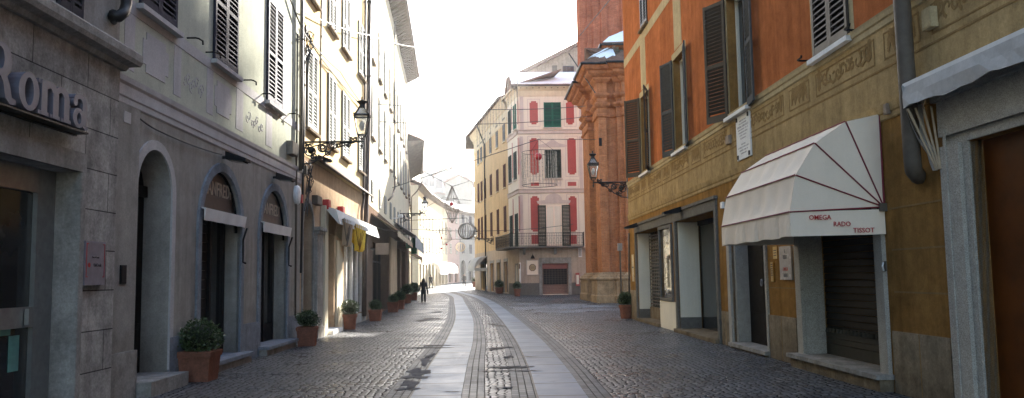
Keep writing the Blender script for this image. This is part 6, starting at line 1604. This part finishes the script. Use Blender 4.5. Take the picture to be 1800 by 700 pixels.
# ---- people
def person(label, px, py, h, heading, stride=.28, female=False, arms=.1):
    p = G(px, py); t = T('person', label, 'person', (p.x, p.y, p.z), heading, None); k = h / 1.75
    V = {'pel': (0, 0, .94), 'bel': (0, .01, 1.08), 'che': (0, 0, 1.28), 'nb': (0, -.01, 1.45), 'nk': (0, 0, 1.53), 'hd': (0, .015, 1.62), 'tp': (0, .005, 1.70)}
    R = {'pel': (.155, .115), 'bel': (.135, .1), 'che': (.165, .11), 'nb': (.1, .075), 'nk': (.055, .055), 'hd': (.078, .095), 'tp': (.06, .07)}
    E = [('pel', 'bel'), ('bel', 'che'), ('che', 'nb'), ('nb', 'nk'), ('nk', 'hd'), ('hd', 'tp')]
    V['ns'] = (0, .105, 1.60); R['ns'] = (.014, .014); E.append(('hd', 'ns'))
    for s, sg in (('l', -1), ('r', 1)):
        f = stride * sg
        V[s+'h'] = (sg * .095, 0, .88); R[s+'h'] = (.09, .095)
        V[s+'k'] = (sg * .10, f * .5 + .05, .50); R[s+'k'] = (.056, .06)
        V[s+'a'] = (sg * .10, f, .09 + (.06 if f < 0 else 0)); R[s+'a'] = (.038, .042)
        V[s+'t'] = (sg * .115, f + .17, .035); R[s+'t'] = (.04, .03)
        V[s+'s'] = (sg * .185, -.005, 1.40); R[s+'s'] = (.062, .062)
        V[s+'e'] = (sg * .25, -f * arms - .04, 1.12); R[s+'e'] = (.042, .042)
        V[s+'w'] = (sg * .255, -f * arms * 1.5 + .08, .89); R[s+'w'] = (.028, .03)
        V[s+'p'] = (sg * .255, -f * arms * 1.5 + .12, .82); R[s+'p'] = (.022, .036)
        E += [('pel', s+'h'), (s+'h', s+'k'), (s+'k', s+'a'), (s+'a', s+'t'), ('nb', s+'s'), (s+'s', s+'e'), (s+'e', s+'w'), (s+'w', s+'p')]
        for i, (dy, ln) in enumerate(((.035, .075), (.012, .09), (-.012, .085), (-.033, .068))):
            b = V[s+'p']; V[s+'f%d' % i] = (b[0] - sg * .01, b[1] + dy * 1.2, b[2] - ln * .6); V[s+'g%d' % i] = (b[0] - sg * .035, b[1] + dy * 1.2 + .01, b[2] - ln); 
            R[s+'f%d' % i] = R[s+'g%d' % i] = (.009, .009); E += [(s+'p', s+'f%d' % i), (s+'f%d' % i, s+'g%d' % i)]
        b = V[s+'p']; V[s+'th'] = (b[0] - sg * .03, b[1] + .055, b[2] + .0); R[s+'th'] = (.01, .01); E.append((s+'p', s+'th'))
    names = list(V); idx = {n: i for i, n in enumerate(names)}
    me = bpy.data.meshes.new('body'); me.from_pydata([Vector(V[n]) * k for n in names], [(idx[a], idx[b]) for a, b in E], []); me.materials.append(MT['skin'])
    o = bpy.data.objects.new('body', me); link(o, t)
    md = o.modifiers.new('skin', 'SKIN'); md.use_smooth_shade = True
    for n, i in idx.items(): me.skin_vertices[0].data[i].radius = Vector(R[n]) * k; me.skin_vertices[0].data[i].use_root = (n == 'pel')
    o.modifiers.new('sub', 'SUBSURF').render_levels = 1
    S = lambda q: tuple(Vector(q) * k)
    def limb(mb, ks, rs, n=10): mb.tube([S(V[a] if isinstance(a, str) else a) for a in ks], [r * k for r in rs], n)
    m = MB(); hem = .62 if female else .72                     # coat: shaped torso plus sleeves
    for zz in (0,):
        lev = [(.20, .15, hem), (.185, .145, .8), (.165, .135, .95), (.15, .125, 1.08), (.19, .14, 1.26), (.20, .135, 1.38), (.12, .1, 1.47), (.075, .075, 1.52)]
        n = 16; vs = [S((a * math.cos(2*PI*i/n), b * math.sin(2*PI*i/n), z)) for a, b, z in lev for i in range(n)]
        m.add(vs, [(j*n+i, j*n+(i+1) % n, (j+1)*n+(i+1) % n, (j+1)*n+i) for j in range(len(lev)-1) for i in range(n)])
    O('coat', m, MT['coat'], t, smooth=True)
    for s in 'lr':
        m = MB(); limb(m, [(V[s+'s'][0] * .8, 0, 1.43), s+'s', s+'e', s+'w'], [.07, .085, .062, .048]); O('sleeve', m, MT['coat'], t, smooth=True)
        m = MB(); limb(m, [s+'h', s+'k', s+'a'], [.112, .082, .072]); O('trouser_leg', m, MT['trousers'], t, smooth=True)
        a, b = Vector(V[s+'a']), Vector(V[s+'t']); m = MB(); limb(m, [(a.x, a.y - .06, a.z - .03), (a.x, a.y, a.z - .02), tuple(b), (b.x, b.y + .06, b.z)], [.05, .055, .05, .035]); O('shoe', m, MT['black'], t, smooth=True)
    m = MB(); m.ball(S((0, -.02, 1.65)), .105 * k, 14, 10, (.95, 1.0, 1.0))
    hd = O('hair', m, MT['hair'], t, smooth=True)
    if female: 
        m = MB(); n = 14; lev = [(.10, .09, 1.68), (.125, .105, 1.58), (.135, .09, 1.48), (.12, .065, 1.38), (.08, .04, 1.30)]
        vs = [S((a * math.cos(2*PI*i/n), -.065 + b * math.sin(2*PI*i/n) * .8, z)) for a, b, z in lev for i in range(n)]
        m.add(vs, [(j*n+i, j*n+(i+1) % n, (j+1)*n+(i+1) % n, (j+1)*n+i) for j in range(len(lev)-1) for i in range(n)] + [tuple(range(n)), tuple((len(lev)-1)*n+i for i in range(n))])
        O('long_hair', m, MT['hair'], t, smooth=True)
        m = MB(); m.tube([S((.30, .0, .98)), S((.30, .1, .99)), S((.31, -.1, .97))], .02 * k); m.box(.24 * k, .36 * k, -.14 * k, .16 * k, .62 * k, .9 * k); O('handbag', m, MT['black'], t)
    return t
person('woman with long hair in a black coat walking away on the left', 744.5, 532, 1.66, .05, .26, True)
person('man in dark clothes standing far down the street before the white awnings', 757.5, 507.3, 1.78, -.5, .16)
person('man in black walking far down the middle of the street', 816, 504.5, 1.75, 2.9, .24)

# ---- hanging wire-light decorations and cables
def cable(label, pts, r=.012, sag=0.0, name='overhead_cable', grp='overhead cables'):
    P = [Vector(p) for p in pts]; L = []
    for i in range(len(P) - 1):
        for k in range(10):
            u = k / 10; q = P[i].lerp(P[i+1], u); q.z -= sag * 4 * u * (1 - u); L.append(q)
    L.append(P[-1]); o = Vector((P[0].x, P[0].y, P[0].z))
    t = T(name, label, 'cable', o, 0, grp); O('wire', MB().tube([p - o for p in L], r * (1.7 if P[-1].y > 40 else 1.0), 5), MT['cable'], t); return t
def Lw(fr, px, py, dep=-.05): s, z = fr.P(px, py, dep); return fr.W(s, dep, z)
def hang(label, c_, cat='light decoration', name='light_decoration'): return T(name, label, cat, c_, 0, 'unlit hanging light decorations')
# chandelier ring with strings of lights
c1_ = AT(947.5, 268, 46); t = hang('wire drum of hanging light strings with a red bauble before the pink house', c1_)
rr_ = (AT(978, 268, 46).x - AT(917, 268, 46).x) / 2; hz_b = c1_.z - AT(947, 326, 46).z
n = 28
for z in (0, -hz_b): O('hoop', MB().tube([(rr_ * math.cos(2*PI*i/n), rr_ * math.sin(2*PI*i/n), z) for i in range(n + 1)], .017, 5, False), MT['iron'], t)
rn = random.Random(2)
for i in range(34):
    a = 2 * PI * i / 34; m = MB(); k = 8
    m.tube([(rr_ * math.cos(a) + rn.uniform(-.02, .02), rr_ * math.sin(a) + rn.uniform(-.02, .02), -hz_b * j / k * (1 if i % 3 else .8)) for j in range(k + 1)], .011, 4)
    for j in range(1, k): m.ball((rr_ * math.cos(a), rr_ * math.sin(a), -hz_b * j / k * (1 if i % 3 else .8)), .026, 5, 3)
    O('light_string', m, MT['wirelight'], t)
m = MB()
for a in (0, 2.1, 4.2): m.tube([(rr_ * math.cos(a), rr_ * math.sin(a), 0), (0, 0, .75)], .008, 4)
O('hanger', m, MT['iron'], t)
p = AT(946, 275.5, 46); O('bauble', MB().ball(p - c1_, .215, 18, 12), MT['redball'], t, smooth=True)
O('bauble_cord', MB().tube([p - c1_ + Vector((0, 0, .2)), (0, 0, .75)], .006, 4), MT['iron'], t)
apex1 = c1_ + Vector((0, 0, .75))
# wire diamond
d_ = 70; cA = AT(795, 362, d_); top = AT(795, 328, d_).z; bot = AT(795, 391, d_).z; r_ = (AT(809, 360, d_).x - AT(781, 360, d_).x) / 2; zc = AT(795, 359, d_).z
t = hang('wire diamond shaped light hanging above the middle of the street', (cA.x, d_, zc)); m = MB()
for i in range(14):
    a = 2 * PI * i / 14; f = lambda k: (r_ * math.cos(a) * k, r_ * math.sin(a) * k)
    m.tube([(*f(.08), top - zc), (*f(.45), (top - zc) * .55), (*f(1), 0)], .018, 4)
    m.tube([(*f(1), 0), (*f(1.02), -.18), (*f(.5), (bot - zc) * .72), (*f(.08), bot - zc)], .018, 4)
for z, k in ((0, 1), (-.18, 1.02), ((top - zc) * .3, .7), ((bot - zc) * .5, .72)): m.tube([(r_ * k * math.cos(2*PI*i/20), r_ * k * math.sin(2*PI*i/20), z) for i in range(21)], .018, 4, False)
m.ball((0, 0, top - zc), .09); m.ball((0, 0, bot - zc), .08); O('wire_frame', m, MT['wirelight'], t); O('bauble', MB().ball((-.05, -r_ * .9, -.05), .17, 14, 10), MT['redball'], t, smooth=True)
dia_top = Vector((cA.x, d_, top))
# wire globes
def globe(label, px, py, wpx, d_, nrib=14, r_w=.02, mat='wirelight'):
    c_ = AT(px, py, d_); r_ = wpx / 2 * d_ / FPX; t = hang(label, c_); m = MB()
    for i in range(nrib):
        a = PI * i / nrib; m.tube([(r_ * math.cos(a) * math.sin(2*PI*j/20), r_ * math.sin(a) * math.sin(2*PI*j/20), r_ * .96 * math.cos(2*PI*j/20)) for j in range(21)], r_w, 4, False)
    m.tube([(r_ * math.cos(2*PI*j/24), -.02, r_ * .96 * math.sin(2*PI*j/24)) for j in range(25)], r_w * 1.5, 5, False)
    O('wire_frame', m, MT[mat], t); m2 = MB().tube([(0, 0, r_ * .96), (0, 0, r_ + .35)], .012, 4); O('hanger', m2, MT['iron'], t); return c_ + Vector((0, 0, r_ + .35))
g1 = globe('large wire globe light against the grey arched houses', 820.5, 406.5, 29, 58, 9, .024)
g2 = globe('smaller pale wire globe light lower down beyond the large one', 809.5, 434.5, 16, 92, 7, .03, 'canvas')
# tilted square net
d_ = 84; c_ = AT(783, 415, d_); t = hang('tilted square light net with little red baubles at its corners', c_); m = MB()
q = [AT(772, 405, d_) - c_, AT(786, 400, d_ + .5) - c_, AT(795, 421, d_) - c_, AT(779, 431, d_ - .5) - c_]
for i in range(4): m.tube([q[i], q[(i + 1) % 4]], .03, 5)
for k in range(1, 12):
    u = k / 12; m.tube([q[0].lerp(q[1], u), q[3].lerp(q[2], u)], .010, 3); m.tube([q[0].lerp(q[3], u), q[1].lerp(q[2], u)], .010, 3)
O('net', m, MT['wirelight'], t)
for px, py in ((776, 418), (785, 430), (776, 437)): O('bauble', MB().ball(AT(px, py, d_ - .3) - c_, .1, 10, 8), MT['redball'], t, smooth=True)
O('hanger', MB().tube([q[0].lerp(q[1], .5), q[0].lerp(q[1], .5) + Vector((0, 0, 3.2))], .01, 4), MT['iron'], t)
net_top = c_ + q[0].lerp(q[1], .5) + Vector((0, 0, 3.2))
# icicle strings in front of the yellow house eave
A, B = AT(838, 196, 62), AT(912, 126, 58); A = AT(836, 214, 66); 
t = hang('row of thin icicle light strings hanging before the yellow house eave', A)
m = MB(); m.tube([(0, 0, 0), B - A], .012, 4); O('carrier_wire', m, MT['cable'], t)
rn = random.Random(8)
for i in range(15):
    u = (i + .5) / 15; p = (B - A) * u; ln = rn.uniform(1.6, 3.6); m = MB(); m.tube([p, p + Vector((0, 0, -ln))], .018, 4)
    for j in range(1, 9): m.ball(p + Vector((rn.uniform(-.03, .03), 0, -ln * j / 9)), .035, 5, 3)
    O('light_string', m, MT['wirelight'], t)
# cables across the street, each between two walls
R_ = lambda s, z: WR.W(s, -.04, z)
SXc = Vector((CX, CY, 0))
cable('cable across the street carrying the drum of lights', [Lw(W3, 690, 330), apex1, SXc + Vector((.0, 1.0, apex1.z + .9))], .012)
cable('cable across the street carrying the wire diamond', [AT(742, 300, 74), dia_top, AT(833, 316, 84)], .015)
cable('cable from the tall white house to the church at cornice height', [Lw(W3, 662, 183), Vector((CX - .6, CY + 1, AT(1010, 181, CY).z))], .012, .25)
cable('second cable from the tall white house to the church', [Lw(W3, 668, 214), Vector((CX - .3, CY + .5, AT(1040, 201, CY).z))], .012, .3)
cable('cable with a small black junction box ending on the church flank', [AT(1000, 94, 52), AT(1056, 178, CY - .1), AT(1056, 234, CY - .1)], .022)
t = T('junction_box', 'small black cable box hanging on the church flank', 'junction box', AT(1055, 250, CY - .12), 0)
O('box', MB().box(-.09, .09, -.09, .09, -.25, .25), MT['black'], t); O('gland', MB().tube([(0, 0, .25), (0, 0, .6)], .02), MT['black'], t)
cable('twin cable slanting up from the church tower to the orange house roof', [AT(1018, 64, 50), AT(1072, 0, 40), WR.W(r0 + 3, -.3, 14.4)], .022)
cable('cable carrying the large wire globe', [Lw(W3, 708, 388), g1, WS.W(WS.S(850, 388), -.05, g1.z + .3)], .012)
cable('cable carrying the smaller wire globe', [AT(741, 420, 90), g2, WS.W(WS.S(838, 425), -.05, g2.z + .2)], .014)
cable('cable carrying the tilted light net', [AT(736, 372, 82), net_top, WS.W(WS.S(842, 372), -.05, net_top.z + .5)], .012)
cable('thin cable low before the pink house balcony', [Lw(W3, 703, 402), AT(1022, 392, 73)], .012, .4)
cable('cable slanting along the cream house above its lower windows', [Lw(W1, 500, -30), Lw(W2, 533, 55, -.1), Lw(W2, 590, 135, -.08), Lw(W2, 643, 192, -.1)], .02, .05)
cable('second cable slanting along the cream house', [Lw(W2, 535, 60, -.14), Lw(W2, 598, 126, -.14), Lw(W2, 642, 190, -.14)], .018, .06)
cable('thin cable from the cream house over the street to the pink house', [Lw(W2, 533, 20, -.1), Lw(W2, 650, 62, -.3), AT(735, 83, 50)], .012, .1)
cable('thin cable crossing the grey wall above the arched door', [Lw(W1, 232, 196), Lw(W1, 283, 232), Lw(W1, 390, 272)], .012, .03)
cable('thin cable sagging high above the street to the yellow house', [AT(722, 60, 50), AT(838, 120, 70)], .010, .3)
def jumble(label, fr, px, py, seed):
    s, z = fr.P(px, py); t = T('cable_bundle', label, 'cables', fr.W(s, 0, z), fr.th, 'cable tangles at the bracket lamp'); rn = random.Random(seed); m = MB()
    for k in range(9):
        a = (rn.uniform(-.25, .25), -.04, rn.uniform(-.2, .3)); b = (rn.uniform(-.3, .4), -.08, rn.uniform(-1.3, -.5)); c__ = (rn.uniform(-.2, .6), -.16, rn.uniform(-.6, .2))
        m.tube([a, tuple((a[i] + c__[i]) / 2 for i in range(3)), c__, tuple((b[i] + c__[i]) / 2 + .03 for i in range(3)), b], .013, 4)
    O('wires', m, MT['cable'], t); O('clip_box', MB().box(-.08, .08, -.1, .0, -.1, .12), MT['zinc'], t)
jumble('tangle of cables and a clip box at the top of the drainpipes', W2, 534, 55, 1)
jumble('tangle of loose cables on the wall below the bracket lamp', W2, 533, 300, 3)

# ================================================================== AIR, SKY, SUN
EL, AZI = math.radians(23), math.radians(15.6)
hb_ = MB().box(-260, 260, -45, 420, -2, 62)
hz = structure('haze', hb_, None, 'stuff')
hm_ = bpy.data.materials.new('haze_air'); hm_.use_nodes = True; nt = hm_.node_tree; nt.nodes.remove(nt.nodes['Principled BSDF'])
pv = nt.nodes.new('ShaderNodeVolumePrincipled'); pv.inputs['Color'].default_value = (.95, .97, 1, 1); pv.inputs['Density'].default_value = .0006; pv.inputs['Anisotropy'].default_value = .55
nt.links.new(pv.outputs[0], nt.nodes['Material Output'].inputs['Volume']); hz.data.materials.append(hm_)

w = bpy.data.worlds.new("World"); SC.world = w; w.use_nodes = True
nt = w.node_tree; bg = nt.nodes['Background']
sky = nt.nodes.new('ShaderNodeTexSky'); sky.sky_type = 'NISHITA'; sky.sun_disc = False; sky.sun_elevation = EL; sky.sun_rotation = AZI
sky.dust_density = 1.2; sky.air_density = 1.0; sky.ozone_density = 1.0
nt.links.new(sky.outputs[0], bg.inputs[0]); bg.inputs[1].default_value = .066
sd = bpy.data.lights.new('sun', 'SUN'); so_ = bpy.data.objects.new('sun', sd); COL.objects.link(so_)
sd.energy = 5; sd.angle = math.radians(.53); sd.color = (1, .94, .85)
sv = Vector((math.sin(AZI) * math.cos(EL), math.cos(AZI) * math.cos(EL), math.sin(EL)))
so_.rotation_euler = sv.to_track_quat('Z', 'Y').to_euler()
SC.view_settings.view_transform = 'Standard'; SC.view_settings.look = 'None'; SC.view_settings.exposure = 3.18; SC.view_settings.gamma = 1
SC.view_settings.use_curve_mapping = False
SC.render.engine = 'CYCLES'
SC.cycles.use_denoising = True
SC.cycles.max_bounces = 8
SC.cycles.sample_clamp_indirect = 8
